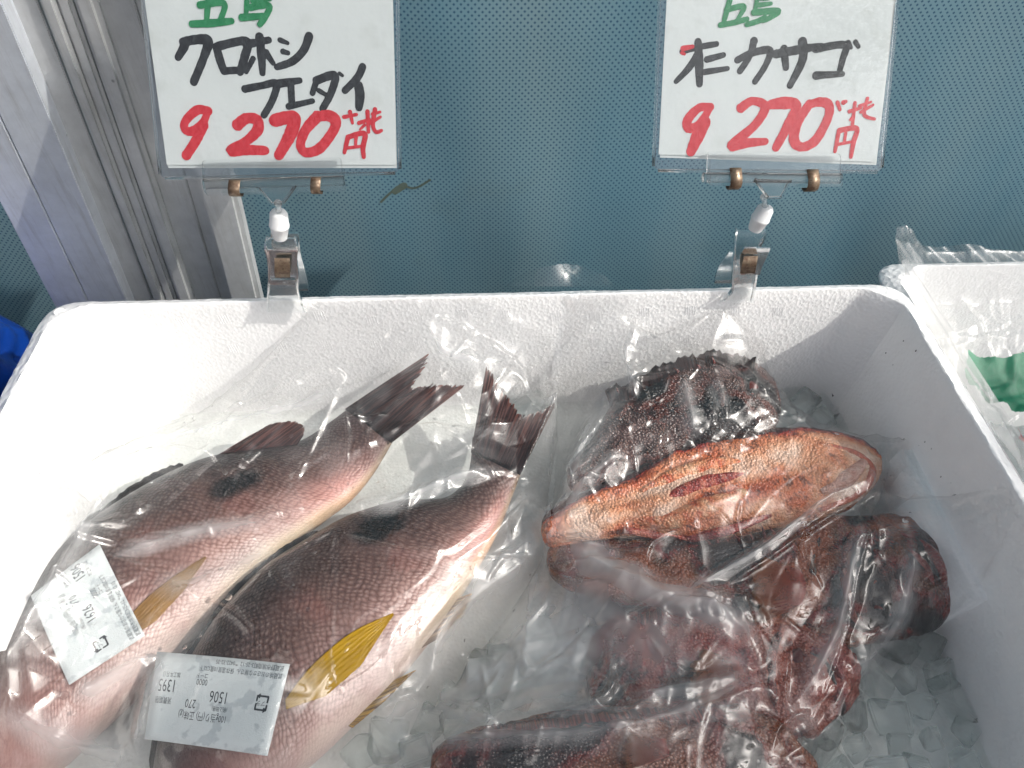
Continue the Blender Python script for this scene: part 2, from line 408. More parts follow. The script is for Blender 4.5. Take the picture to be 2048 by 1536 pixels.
PD = nrm((.0724, .0246, .9971))                          # the post leans a little against the box
def build_post():
    base = hy(300, 583, .065); t0 = (-.13-base[2])/PD[2]
    t = thing('aluminium_post', 'weathered grey aluminium post leaning at the left of the teal tarp', 'post', base+PD*t0)
    A = mat_alu('brushed_aluminium', (.68, .72, .78)); A2 = mat_alu('dull_aluminium', (.58, .59, .60), .5)
    def strip(name, px0, px1, Y0, Yb, mat, bev=.0006, notch=None):
        a, b = hy(px0, 583, Y0), hy(px1, 583, Y0)
        c, d = b+np.array([0, Yb-Y0, 0]), a+np.array([0, Yb-Y0, 0])
        pts = []
        for p in (a, b, c, d): pts.append(p+PD*((-.13-p[2])/PD[2]))
        me = prism(name, pts, PD, .9, bev)
        return obj(name, me, mat, t)
    strip('flange', 94, 166, .058, .076, A); strip('flange', 167.5, 246, .058, .076, A)
    strip('recessed_panel', 247, 298, .069, .0765, A2)
    strip('bead', 299, 322, .0655, .077, A2, .002); strip('bead', 323, 346, .0668, .0775, A2, .002); strip('bead', 347, 381, .0650, .078, A2, .003)
    strip('web_panel', 382, 436, .070, .0785, A2); strip('web_panel', 437, 460, .0715, .0787, A2)
    strip('side_rail', 452, 516, .056, .0695, A2, .003)
build_post()

# ------------------------------------------------------------------ polystyrene box
def rr_loop(x0, x1, y0, y1, rx, ry, ch, nside, nc=7):
    """loop of a rectangle with corners rx/ry, ch=1 straight chamfer .. 0 round arc"""
    out = []
    cs = [((x1, y1), (0, 1), (1, 0)), ((x1, y0), (1, 0), (0, -1)), ((x0, y0), (0, -1), (-1, 0)), ((x0, y1), (-1, 0), (0, 1))]
    ends = []
    for (cx, cy_), d0, d1 in cs:                         # clockwise from the rear right corner
        ps = []
        sx = 1 if cx == x1 else -1; sy = 1 if cy_ == y1 else -1
        if d0[0] == 0: A = np.array([cx-sx*rx, cy_]); B = np.array([cx, cy_-sy*ry])
        else: A = np.array([cx, cy_-sy*ry]); B = np.array([cx-sx*rx, cy_])
        K = np.array([cx, cy_])
        for t in np.linspace(0, 1, nc):
            arc = (1-t)**2*A+2*t*(1-t)*K+t*t*B; lin_ = A+(B-A)*t
            ps.append(arc*(1-ch)+lin_*ch)
        ends.append(ps)
    for i in range(4):
        out += ends[i]; a = ends[i][-1]; b = ends[(i+1) % 4][0]
        for t in np.linspace(0, 1, nside+2)[1:-1]: out.append(a+(b-a)*t)
    return np.array(out)
def build_box(name, label, W, D, H, M4, floor=FLOORZ, detailed=True):
    t = thing(name, label, 'fish box', tuple(M4.translation))
    ns = 110 if detailed else 60
    def L(off, z, r, ch, rx=None, ry=None):
        p = rr_loop(off, W-off, -D+off, -off*.8, rx or r, ry or r, ch, ns); return np.c_[p, np.full(len(p), z)]
    body = [L(.012, floor-.022, .03, 0), L(.011, -.034, .028, 0), L(.0085, -.0325, .026, 0), L(.006, -.020, .024, 0), L(.004, -.018, .024, 0), L(.0025, -.0075, .022, 0)]
    rim = [L(.0025, -.0075, .022, 0), L(.0006, -.0072, .022, 0), L(.0002, -.0052, .022, 0), L(.0012, -.0042, .021, 0), L(.004, -.0030, .02, .1), L(.0075, -.0012, .02, .5, .020, .016), L(.0102, .0003, .02, .7, .0205, .0165), L(.0110, -.0003, .02, .8, .0205, .0165)]
    wl = [L(.0110, -.0003, .02, .8, .0205, .0165), L(.0116, -.0016, .02, .85, .0205, .0165)]
    for k in np.linspace(.08, .9, 10): wl.append(L(.0116+.016*k, -.0016+(floor+.012+.0016)*k, .021, .85-.3*k, .0215, .018))
    for a in np.linspace(.15, 1, 6):
        wl.append(L(.0116+.0145+.012*(1-math.cos(a*math.pi/2)), floor+.012-.012*math.sin(a*math.pi/2), .022, .5, .022, .02))
    def loft(ls, jit=0, cap0=False, cap1=False):
        P = np.stack(ls)
        if jit:
            for i in range(1, len(ls)-1):
                x, y = P[i, :, 0], P[i, :, 1]
                P[i, :, 2] += jit*(vnoise(x*700+i*9, y*700, 5)-.5)+jit*.8*(vnoise(x*190+i*3, y*190, 8)-.5)
                P[i, :, 1] += .5*jit*(vnoise(x*500, y*500+i*7, 9)-.5); P[i, :, 0] += .5*jit*(vnoise(x*500+50, y*500+i*7, 12)-.5)
        n, m = P.shape[:2]
        F = [(i*m+j, (i+1)*m+j, (i+1)*m+(j+1) % m, i*m+(j+1) % m) for i in range(n-1) for j in range(m)]
        if cap1: F.append(tuple((n-1)*m+j for j in range(m))[::-1])
        if cap0: F.append(tuple(range(m)))
        V = P.reshape(-1, 3)
        me = mesh('x', V, F); bm = bmesh.new(); bm.from_mesh(me); bmesh.ops.transform(bm, matrix=M4, verts=bm.verts)
        if not cap0 and not cap1: pass
        bm.to_mesh(me); bm.free(); return me
    obj('outer_shell', loft(body, 0, True), EPS, t, 40)
    r_ = obj('rim', loft(rim, .0007), RIM, t, 60)
    i_ = obj('inner_shell', loft(wl, 0, False, True), EPS, t, 35)
    return t, r_, i_
BW, BD = .56, .38
BOX, BOXRIM, BOXIN = build_box('fish_box', 'large white polystyrene box holding the bagged fish on ice', BW, BD, .12, Matrix.Identity(4))
def pad(name, x, sgn):
    # thickened block in the middle of the side wall
    bm = bmesh.new(); bmesh.ops.create_cube(bm, size=1); bmesh.ops.scale(bm, vec=(.03, .112, .085), verts=bm.verts)
    bmesh.ops.bevel(bm, geom=bm.edges[:], offset=.0075, segments=5, affect='EDGES')
    for v in bm.verts: v.co.x -= sgn*.17*(v.co.z)*-1*.5*0
    bmesh.ops.rotate(bm, cent=(0, 0, 0), matrix=Matrix.Rotation(sgn*.15, 3, 'Y'), verts=bm.verts)
    bmesh.ops.translate(bm, vec=(x, -.155, -.083), verts=bm.verts)
    me = bpy.data.meshes.new(name); bm.to_mesh(me); bm.free(); obj(name, me, EPS, BOXIN, 180)
pad('wall_pad', BW-.0165, 1); pad('wall_pad', .0165, -1)
# moulded hatch marks on the rear wall (shared mesh) and ejector dimples on the rim corners
def hatch_mesh():
    ms = []
    for i in range(5):
        x = -.0032+i*.0016
        ms.append(box_mesh('r', (.00035, .00022, .0072), Matrix.Translation((x, 0, 0)) @ Matrix.Rotation(-.16, 4, 'Y')))
    return merge('hatch', ms)
HM = hatch_mesh()
wallslope = .016*.8/(.103-.012)
def rear_wall(px, py):
    n = nrm((0, -1, -wallslope*-1)); n = nrm((0, -1, wallslope)); p0 = np.array([0, -.0088-.0004, 0.]); return hp(px, py, p0, n)
for (x, y) in [(260, 640), (362, 645), (448, 639), (547, 639), (639, 632), (744, 642), (833, 632), (926, 628), (1012, 629), (1112, 633), (1190, 633), (1289, 625), (1381, 621), (1469, 621), (1556, 623),
               (468, 697), (562, 692), (652, 690), (750, 688), (838, 690), (930, 690), (1016, 690), (1188, 684), (1285, 680), (1369, 678), (1459, 676), (310, 700), (390, 700)]:
    p = rear_wall(x, y); o = obj('embossed_hatch', HM, EPS, BOXIN); o.matrix_parent_inverse = Matrix.Identity(4)
    o.location = p; o.rotation_euler = (-math.atan(wallslope), 0, 0)
for (x, y) in [(116, 620), (1772, 586)]:
    p = hz(x, y, .0002)
    V = []; F = []; n = 20
    for k, (r, z) in enumerate(((.0034, -.0004), (.0030, .0005), (.0022, .0003), (.0010, -.0006))):
        V += [(p[0]+r*math.cos(a), p[1]+r*math.sin(a), -.0012+z) for a in np.linspace(0, 2*math.pi, n, endpoint=False)]
    F = [(k*n+j, k*n+(j+1) % n, (k+1)*n+(j+1) % n, (k+1)*n+j) for k in range(3) for j in range(n)]+[tuple(range(3*n, 4*n))]
    obj('ejector_dimple', mesh('ejector_dimple', V, F), EPS, BOXRIM, 180)

# ------------------------------------------------------------------ height map of everything under the film
GX0, GX1, GY0, GY1, DX = .005, .560, -.345, -.004, .0009
NX, NY = int((GX1-GX0)/DX)+1, int((GY1-GY0)/DX)+1
XS = GX0+DX*np.arange(NX); YS = GY0+DX*np.arange(NY)
XG, YG = np.meshgrid(XS, YS, indexing='ij')
HMAP = np.full((NX, NY), FLOORZ)
# walls of the box
def wall_h(inset): return FLOORZ+np.clip((inset-0)/.018, 0, 1)*0
din = np.minimum(np.minimum(XG-.0116, BW-.0116-XG), -.0093-YG)
HMAP = np.where(din < .0175, FLOORZ+(1-np.clip(din, 0, .0175)/.0175)*(-FLOORZ-.002), HMAP)
for px_, sg in ((.0175, -1), (BW-.0175, 1)):
    q = (np.abs(XG-px_) < .013) & (np.abs(YG+.155) < .055); HMAP[q] = np.maximum(HMAP[q], -.045)
def splat(P, k=4):
    n, m = P.shape[:2]
    a = np.linspace(0, n-1, n*k); i = np.clip(a.astype(int), 0, n-2); s = (a-i)[:, None, None]; P = P[i]*(1-s)+P[i+1]*s
    a = np.linspace(0, m-1, m*k); i = np.clip(a.astype(int), 0, m-2); s = (a-i)[None, :, None]; P = P[:, i]*(1-s)+P[:, i+1]*s
    x = np.round((P[..., 0]-GX0)/DX).astype(int).ravel(); y = np.round((P[..., 1]-GY0)/DX).astype(int).ravel(); z = P[..., 2].ravel()
    ok = (x >= 0) & (x < NX) & (y >= 0) & (y < NY); np.maximum.at(HMAP, (x[ok], y[ok]), z[ok])
def hmap_at(p):
    i = np.clip(((np.asarray(p)[..., 0]-GX0)/DX).astype(int), 0, NX-1); j = np.clip(((np.asarray(p)[..., 1]-GY0)/DX).astype(int), 0, NY-1)
    return HMAP[i, j]
def set_attr(me, name, arr, typ='FLOAT_COLOR'):
    a = me.attributes.new(name, typ, 'POINT')
    if typ == 'FLOAT_COLOR':
        c = np.ones((len(arr), 4), np.float32); c[:, :3] = arr; a.data.foreach_set('color', c.ravel())
    else: a.data.foreach_set('value', np.asarray(arr, np.float32).ravel())
def set_uv(me, UVv):
    uv = me.uv_layers.new(name='UVMap'); vi = np.empty(len(me.loops), np.int32); me.loops.foreach_get('vertex_index', vi)
    uv.data.foreach_set('uv', np.asarray(UVv)[vi].astype(np.float32).ravel())
def multi_ramp(c, stops):
    xs_ = [s[0] for s in stops]; cs_ = np.array([lin(*s[1]) for s in stops])
    return np.stack([np.interp(c, xs_, cs_[:, k]) for k in range(3)], -1)

def body(st, zc, T, ns=130, nr=96, belly=.8, lump=0, seed=0, flat=1.0):
    """st: list of (dorsal px, ventral px); closed loft. returns P(ns,nr,3), c across 0..1, s along 0..1"""
    D = np.array([hz(a[0], a[1], z) for (a, b), z in zip(st, zc)]); Vv = np.array([hz(b[0], b[1], z) for (a, b), z in zip(st, zc)])
    D = catmull(D, ns); Vv = catmull(Vv, ns); T = np.clip(catmull(np.array(T)[:, None], ns)[:, 0], .0005, 1)
    Mm = (D+Vv)/2; A = (D-Vv)/2
    # close the ends smoothly
    e = np.ones(ns); k = 6
    e[-k:] = np.sqrt(np.clip(1-(np.arange(1, k+1)/k)**2, .0004, 1)); e[0] = .02
    if lump: e[:k] = np.minimum(e[:k], np.sqrt(np.clip(1-(1-np.arange(k)/k)**2, .0004, 1)))
    th = np.linspace(0, 2*math.pi, nr, endpoint=False)
    c = np.cos(th); s_ = np.sin(th)
    cc = np.sign(c)*np.abs(c)**.92; sn = np.sign(s_)*np.abs(s_)**belly
    P = Mm[:, None]+A[:, None]*(cc[None, :, None]*e[:, None, None])
    P[..., 2] += T[:, None]*sn[None]*e[:, None]*flat
    if lump:
        u = np.arange(ns)[:, None]/ns*14; vv = (1+c)[None]*3.0+0*u
        d = (fbm(u+0*vv, vv+np.sign(s_)[None]*7, seed, 4)-.47)*lump
        nvec = P-Mm[:, None]; nvec /= np.linalg.norm(nvec, axis=-1)[..., None]+1e-9
        P = P+nvec*d[..., None]*e[:, None, None]
    L = np.r_[0, np.cumsum(np.linalg.norm(np.diff(Mm, axis=0), axis=1))]
    return P, (1-c)/2, L, th, np.linalg.norm(A, axis=1)
def close_body_mesh(name, P):
    me, _ = grid_mesh(name, P, closed_v=True)
    bm = bmesh.new(); bm.from_mesh(me)
    bmesh.ops.holes_fill(bm, edges=[e for e in bm.edges if e.is_boundary], sides=0)
    bmesh.ops.recalc_face_normals(bm, faces=bm.faces); bm.to_mesh(me); bm.free(); return me

def fan(name, base, tip, col0, col1, parent, nu=40, nv=10, jag=.003, ripple=.0004, z0=None, seed=0, notch=0, mat=None, th=.0005, swap=False):
    """fin: base and tip polylines (3-D), rays run from base to tip"""
    Bp = catmull(base, nu) if len(base) > 2 else np.linspace(base[0], base[1], nu)
    Tp = np.stack([np.interp(np.linspace(0, 1, nu), np.linspace(0, 1, len(tip)), np.array(tip)[:, k]) for k in range(3)], -1)
    r = np.random.default_rng(seed); ln = 1-jag*r.random(nu)*30*np.repeat(r.random(nu//2+1), 2)[:nu]
    t = np.linspace(0, 1, nv)
    P = Bp[:, None]+(Tp-Bp)[:, None]*(t[None, :, None]*ln[:, None, None])
    P[..., 2] += ripple*((np.arange(nu) % 2)*2-1)[:, None]*sstep(0, .3, t)[None]
    if swap: P[..., 2] = hmap_at(P)+.0009+.0002*np.sin(np.arange(nv)*2.2)[None]
    me, _ = grid_mesh(name, P)
    wd = np.linalg.norm(Bp[-1]-Bp[0])+np.linalg.norm(Tp[-1]-Tp[0])
    U = np.stack(np.broadcast_arrays(np.linspace(0, wd/2, nu)[:, None], t[None]*np.linalg.norm(Tp-Bp, axis=1)[:, None]), -1)
    U = U.reshape(-1, 2)
    if swap: U = U[:, ::-1]*np.array([1, .5])
    set_uv(me, U)
    c0, c1 = lin(*col0), lin(*col1)
    set_attr(me, 'pig', (c0[None, None]*(1-t[None, :, None])+c1[None, None]*t[None, :, None]+np.zeros((nu, 1, 1))).reshape(-1, 3))
    o = obj(name, me, mat or FIN, parent, 180); md = o.modifiers.new('th', 'SOLIDIFY'); md.thickness = th; md.offset = 0
    return P
def pz(pts, z): return [hz(x, y, zz) for (x, y), zz in zip(pts, z if hasattr(z, '__len__') else [z]*len(pts))]
def on_top(pts, off=.001, z=-.055):
    out = []
    for x, y in pts:
        p = hz(x, y, z)
        for _ in range(6): p = hz(x, y, hmap_at(p)+off)
        out.append(p)
    return out

SNAP = [(0, (16, 12, 12)), (.11, (30, 22, 21)), (.22, (58, 42, 39)), (.38, (84, 62, 57)), (.55, (112, 84, 78)), (.7, (150, 117, 110)), (.82, (190, 156, 148)), (.92, (216, 188, 181)), (1, (228, 208, 198))]
def snapper(label, st, zc, T, spot, name='snapper'):
    P, c, L, th, hw = body(st, zc, T, 170, 112, .85)
    t = thing(name, label, 'fish', (P[..., 0].mean(), P[..., 1].mean(), P[..., 2].min()))
    splat(P)
    me = close_body_mesh('body', P)
    ns, nr = P.shape[:2]
    cc = np.broadcast_to(c[None], (ns, nr)).copy(); u = L[:, None]+0*cc
    v_ = (th/(2*math.pi))[None]*0+np.where(th < math.pi, th, th-2*math.pi)[None]*hw[:, None]
    nz = fbm(u*90, v_*90, 4)-.47; nz2 = fbm(u*25, v_*25, 9)-.47
    col = multi_ramp(np.clip(cc+nz*.14+nz2*.24-.02, 0, 1), SNAP)
    sc_ = sstep(.60, .68, fbm(u*38+3, v_*38, 77))*sstep(.3, .5, cc)*.10; col = col*(1-sc_[..., None])+lin(168, 84, 74)*sc_[..., None]
    # pale rows along the scale rows, blush near the tail and throat
    bl = sstep(.62, .95, cc)*np.exp(-((u-.05)/.03)**2)
    col = col*(1-.5*bl[..., None])+lin(228, 130, 115)*.5*bl[..., None]
    bl = sstep(.35, .8, cc)*sstep(L[-1]*.66, L[-1]*.85, u)
    col = col*(1-.55*bl[..., None])+lin(112, 66, 62)*.55*bl[..., None]
    sp = hz(spot[0], spot[1], -.055); ax = nrm(hz(spot[2], spot[3], -.055)-sp)[:2]; ay = np.array([-ax[1], ax[0]])
    dx_ = P[..., 0]-sp[0]; dy_ = P[..., 1]-sp[1]
    r = np.hypot((dx_*ax[0]+dy_*ax[1])/.0180, (dx_*ay[0]+dy_*ay[1])/.0100)+nz*.5
    k = (1-sstep(.6, 1.15, r))*(P[..., 2] > -.09)
    col = col*(1-k[..., None]*.95)+lin(6, 5, 6)*k[..., None]*.98
    ye = sstep(.90, 1, cc)*.40*(1-sstep(L[-1]*.35, L[-1]*.6, u)); col = col*(1-ye[..., None])+lin(222, 204, 140)*ye[..., None]
    tb = (1-sstep(.014, .062, u))*(.95-.25*cc); col = col*(1-tb[..., None])+lin(52, 34, 33)*tb[..., None]
    set_attr(me, 'pig', col.reshape(-1, 3))
    scaly = (.45+1.1*fbm(u*60, v_*60, 31))*sstep(.03, .15, cc)*(1-.75*sstep(.86, 1, cc))*sstep(0, .012, u)*(1-.7*sstep(L[-1]*.78, L[-1]*.86, u))
    set_attr(me, 'scaly', scaly.ravel(), 'FLOAT')
    set_uv(me, np.stack([u.ravel(), v_.ravel()], -1))
    obj('body', me, SCALES, t, 180)
    return t, P
def dorsal_fin(t, P, i0, i1, h, seed, col0, col1, lobes=0, tilt=.3):
    D = P[i0:i1, 0]; V0 = P[i0:i1, P.shape[1]//2]; out = nrm((D-V0).mean(0)); out[2] = 0
    k = len(D); s = np.linspace(0, 1, k)
    hh = h*(.35+.65*np.sin(np.pi*np.clip(s, .02, .98))**.6)
    if lobes: hh = h*(.55+.45*np.abs(np.sin(np.pi*lobes*s))**.5)
    out3 = np.array([nrm(a-b) for a, b in zip(D, V0)])
    tang = np.gradient(D, axis=0); tang /= np.linalg.norm(tang, axis=1)[:, None]
    tip = D+out3*hh[:, None]-tang*(hh*.55)[:, None]; tip[:, 2] += .002
    base = D-out3*.003; base[:, 2] += .001
    fan('dorsal_fin', base, tip, col0, col1, t, 60, 8, .004, .0003, seed=seed)
    splat(np.stack([base, (base+tip)/2, tip], 1), 6)

ST1 = [((715, 803), (792, 872)), ((655, 850), (748, 945)), ((595, 888), (702, 998)), ((510, 905), (640, 1045)), ((425, 920), (565, 1105)), ((340, 955), (495, 1165)), ((255, 1005), (425, 1230)),
       ((180, 1060), (350, 1305)), ((100, 1140), (275, 1385)), ((40, 1230), (190, 1465)), ((-20, 1340), (110, 1540)), ((-70, 1450), (20, 1600)), ((-100, 1545), (-60, 1620))]
Z1 = [-.074, -.074, -.074, -.075, -.076, -.077, -.077, -.077, -.077, -.077, -.077, -.077, -.078]
T1 = [.003, .007, .011, .0145, .018, .021, .0235, .025, .025, .024, .021, .015, .006]
ST2 = [((945, 872), (1050, 925)), ((935, 950), (1022, 1000)), ((890, 1000), (990, 1075)), ((800, 1008), (950, 1145)), ((700, 1038), (905, 1218)), ((610, 1090), (850, 1292)), ((530, 1145), (790, 1362)),
       ((450, 1228), (720, 1432)), ((390, 1320), (650, 1500)), ((345, 1420), (570, 1570)), ((320, 1510), (490, 1640)), ((310, 1600), (420, 1690)), ((320, 1680), (370, 1710))]
Z2 = [-.070, -.071, -.072, -.073, -.074, -.074, -.074, -.074, -.074, -.074, -.074, -.074, -.075]
T2 = [.003, .007, .012, .017, .021, .0245, .027, .028, .0275, .0255, .022, .016, .006]
F1, P1 = snapper('snapper nearest the left wall, tail pointing at the rear rim, price sticker near its head', ST1, Z1, T1, (468, 962, 520, 935))
F2, P2 = snapper('bigger snapper in front with a yellow pectoral fin lying on its flank', ST2, Z2, T2, (762, 1055, 815, 1030))
DK, DR = (50, 34, 32), (142, 90, 78)
# tail fins
def tail(t, up, mid, low, bu, bl, z, seed, zt):
    b = pz([bu, ((bu[0]+bl[0])/2, (bu[1]+bl[1])/2), bl], z)
    tp = pz(up+mid+low, np.linspace(zt[0], zt[1], len(up+mid+low)))
    P = fan('tail_fin', b, tp, DK, DR, t, 110, 14, .0055, .0005, seed=seed); splat(P, 3)
tail(F1, [(858, 707), (855, 726)], [(840, 752), (824, 777), (840, 774), (868, 767)], [(905, 770), (934, 769)], (690, 818), (782, 886), -.070, 2, (-.034, -.052))
tail(F2, [(973, 731), (990, 752)], [(1000, 778), (1020, 792), (1040, 828), (1050, 830)], [(1070, 824), (1095, 814), (1115, 801)], (942, 905), (1040, 950), -.066, 3, (-.044, -.056))
dorsal_fin(F1, P1, 66, 150, .0085, 4, (36, 27, 27), (30, 26, 26), 3)
dorsal_fin(F2, P2, 66, 150, .0065, 5, (40, 29, 29), (34, 28, 28), 2)
b_ = pz([(432, 912), (500, 903), (592, 893)], -.068); tp_ = pz([(500, 872), (545, 846), (590, 840), (612, 852), (606, 872)], -.060)
splat(fan('soft_dorsal_fin', b_, tp_, (88, 52, 48), (130, 84, 74), F1, 50, 8, .004, .0003, seed=6), 4)
# yellow fins
YE, YD = (206, 164, 16), (178, 132, 20)
fan('pectoral_fin', on_top([(570, 1400), (622, 1332), (700, 1266), (786, 1226)], .0014), on_top([(572, 1418), (650, 1392), (722, 1330), (787, 1229)], .0014), YE, YE, F2, 60, 22, .0, .0, seed=8, th=.0004, swap=True, mat=YFIN)
fan('anal_fin', pz([(905, 1200), (870, 1255), (835, 1300)], -.072), pz([(946, 1186), (925, 1230), (880, 1275)], -.070), (226, 190, 150), (196, 150, 60), F2, 30, 6, .002, .0002, seed=9)
fan('pelvic_fin', pz([(770, 1370), (720, 1420), (690, 1448)], -.072), pz([(832, 1340), (770, 1402), (705, 1456)], -.073), (212, 186, 120), (190, 146, 40), F2, 30, 6, .002, .0002, seed=10)
fan('pectoral_fin', on_top([(228, 1282), (276, 1212), (340, 1158), (410, 1112)], .0014), on_top([(240, 1292), (312, 1240), (368, 1180), (412, 1115)], .0014), (160, 120, 58), (168, 124, 50), F1, 60, 22, .0, .0, seed=11, th=.0004, swap=True, mat=YFIN)
# eyes (heads lie at the bottom edge of the box, mostly out of view)
def eye(t, px, py, r, z=-.055):
    p = on_top([(px, py)], -.0028)[0]
    bm = bmesh.new(); bmesh.ops.create_uvsphere(bm, u_segments=20, v_segments=12, radius=r); bmesh.ops.scale(bm, vec=(1, 1, .55), verts=bm.verts)
    bmesh.ops.translate(bm, vec=Vector(p), verts=bm.verts); m_ = bpy.data.meshes.new('eye'); bm.to_mesh(m_); bm.free()
    e = obj('eye', m_, EYEM, t, 180)
EYEM = mat_plain('dark_wet_eye', (.02, .018, .02), .08, .2, 80, .0)
eye(F1, -40, 1450, .006); eye(F2, 392, 1560, .006)

# ------------------------------------------------------------------ scorpionfish
def scorpion(label, st, zc, T, pal, lump, seed, mott=1.0, belly=.8, blend=None):
    P, c, L, th, hw = body(st, zc, T, 150, 110, belly, lump, seed)
    t = thing('scorpionfish', label, 'fish', (P[..., 0].mean(), P[..., 1].mean(), P[..., 2].min()))
    splat(P); me = close_body_mesh('body', P)
    ns, nr = P.shape[:2]
    cc = np.broadcast_to(c[None], (ns, nr)); u = L[:, None]+0*cc; v_ = np.where(th < math.pi, th, th-2*math.pi)[None]*hw[:, None]
    n1 = fbm(u*40+seed, v_*40, seed, 5); n2 = fbm(u*130, v_*130+seed, seed+3, 4)
    x = np.clip((n1-.30)/.34+.5*(n2-.47), 0, 1)
    if blend is not None: x = np.clip(blend(x, cc, u/L[-1], n1, n2), 0, 1)
    col = multi_ramp(x, pal)
    set_attr(me, 'pig', col.reshape(-1, 3)); set_attr(me, 'mott', (mott*(1-sstep(.5, .8, x))).ravel(), 'FLOAT')
    obj('body', me, WART, t, 180); return t, P
BELLYPAL = [(0, (58, 16, 14)), (.22, (160, 44, 32)), (.5, (214, 118, 76)), (.75, (228, 162, 122)), (1, (236, 200, 176))]
DARKPAL = [(0, (8, 5, 5)), (.22, (22, 11, 8)), (.38, (67, 28, 14)), (.55, (120, 25, 16)), (.72, (89, 49, 22)), (1, (134, 67, 35))]
REDPAL = [(0, (10, 4, 5)), (.25, (47, 9, 9)), (.5, (110, 18, 16)), (.75, (127, 38, 25)), (1, (136, 63, 45))]
GREYPAL = [(0, (9, 7, 7)), (.35, (24, 16, 15)), (.6, (92, 36, 20)), (.75, (40, 28, 26)), (1, (84, 60, 56))]
SA = [((1130, 945), (1140, 985)), ((1180, 890), (1205, 965)), ((1230, 800), (1290, 930)), ((1320, 748), (1380, 905)), ((1410, 726), (1465, 895)), ((1490, 735), (1530, 880)), ((1545, 770), (1560, 840))]
SB = [((1080, 1030), (1084, 1092)), ((1175, 988), (1188, 1078)), ((1262, 952), (1290, 1072)), ((1345, 910), (1390, 1082)), ((1440, 880), (1490, 1074)), ((1545, 864), (1575, 1052)), ((1640, 870), (1650, 1036)), ((1712, 893), (1712, 1002)), ((1756, 925), (1760, 960))]
SC = [((1090, 1092), (1096, 1160)), ((1250, 1080), (1250, 1222)), ((1400, 1074), (1390, 1255)), ((1530, 1062), (1500, 1290)), ((1650, 1050), (1630, 1290)), ((1770, 1038), (1765, 1282)), ((1860, 1060), (1868, 1255)), ((1912, 1112), (1926, 1192))]
SD = [((1170, 1290), (1175, 1400)), ((1240, 1232), (1235, 1432)), ((1330, 1208), (1310, 1448)), ((1470, 1222), (1450, 1466)), ((1580, 1252), (1560, 1476)), ((1670, 1288), (1650, 1458)), ((1712, 1342), (1708, 1398))]
SE = [((860, 1500), (860, 1600)), ((950, 1462), (945, 1610)), ((1090, 1436), (1080, 1620)), ((1280, 1410), (1270, 1640)), ((1420, 1412), (1420, 1650)), ((1540, 1452), (1550, 1640)), ((1622, 1524), (1632, 1600))]
A, PA = scorpion('dark mottled scorpionfish at the back of the right bag, nearest the rear wall', SA, [-.058, -.057, -.056, -.055, -.055, -.056, -.058], [.004, .010, .017, .021, .022, .019, .010], GREYPAL, .008, 21, 1.0)
def bB(x, cc, s, n1, n2): return x*.55+.5*sstep(.1, .5, cc)-.65*np.exp(-((cc-.05)/.13)**2)-.2*sstep(.93, .99, s)+.12*np.sin(cc*22+n1*6)*sstep(.1, .3, s)*(1-sstep(.6, .7, s))
Bf, PB = scorpion('orange scorpionfish lying belly up with its pale jaw towards the right wall', SB, [-.066]*9, [.006, .011, .016, .020, .022, .0225, .021, .017, .009], BELLYPAL, .007, 33, .9, .8, bB)
Cf, PC = scorpion('brown and red scorpionfish in the middle of the right bag, mouth at the right wall', SC, [-.078]*8, [.008, .014, .018, .022, .025, .025, .021, .012], DARKPAL, .012, 44, 1.0)
Dfh, PDm = scorpion('dark red scorpionfish beside the ice at the lower right', SD, [-.083, -.081, -.080, -.080, -.080, -.080, -.080], [.008, .016, .020, .022, .022, .018, .010], REDPAL, .012, 55, .8)
Ef, PE = scorpion('reddish brown scorpionfish cut off by the bottom edge of the photo', SE, [-.080, -.077, -.075, -.075, -.075, -.075, -.075], [.006, .015, .020, .023, .024, .021, .012], [(0, (9, 3, 3)), (.3, (43, 9, 7)), (.55, (109, 26, 12)), (.8, (106, 42, 20)), (1, (117, 62, 35))], .010, 66, .9)
# pelvic fins of the belly-up fish: two pale fleshy folds
def fold(t, pts, rad, colr, name='pelvic_fin'):
    Q = catmull(np.array(on_top(pts, -.0018)), 28); r = np.interp(np.linspace(0, 1, 28), np.linspace(0, 1, len(rad)), rad)
    me = tube(name, Q, r, 14); co_ = np.array([v.co for v in me.vertices])
    splat(co_.reshape(28, 14, 3), 3)
    n1 = fbm(co_[:, 0]*300, co_[:, 1]*300, 5)
    set_attr(me, 'pig', multi_ramp(np.clip((n1-.25)*2, 0, 1), colr)); set_attr(me, 'mott', np.full(len(co_), .2), 'FLOAT')
    obj(name, me, WART, t, 180)
OR = [(0, (200, 92, 60)), (.5, (226, 150, 104)), (1, (238, 196, 160))]
RD = [(0, (120, 26, 26)), (.5, (176, 70, 58)), (1, (226, 150, 120))]
fold(Bf, [(1300, 1020), (1360, 985), (1420, 962), (1485, 950)], [.002, .004, .0045, .002], RD)
fold(Bf, [(1265, 1040), (1340, 1040), (1410, 1015), (1490, 985)], [.002, .0055, .006, .003], OR)
fold(Bf, [(1280, 985), (1340, 955), (1420, 930), (1480, 925)], [.002, .0045, .005, .002], OR)
fold(Bf, [(1250, 1060), (1360, 1075), (1450, 1062), (1540, 1030)], [.002, .003, .003, .0015], RD, 'belly_fold')
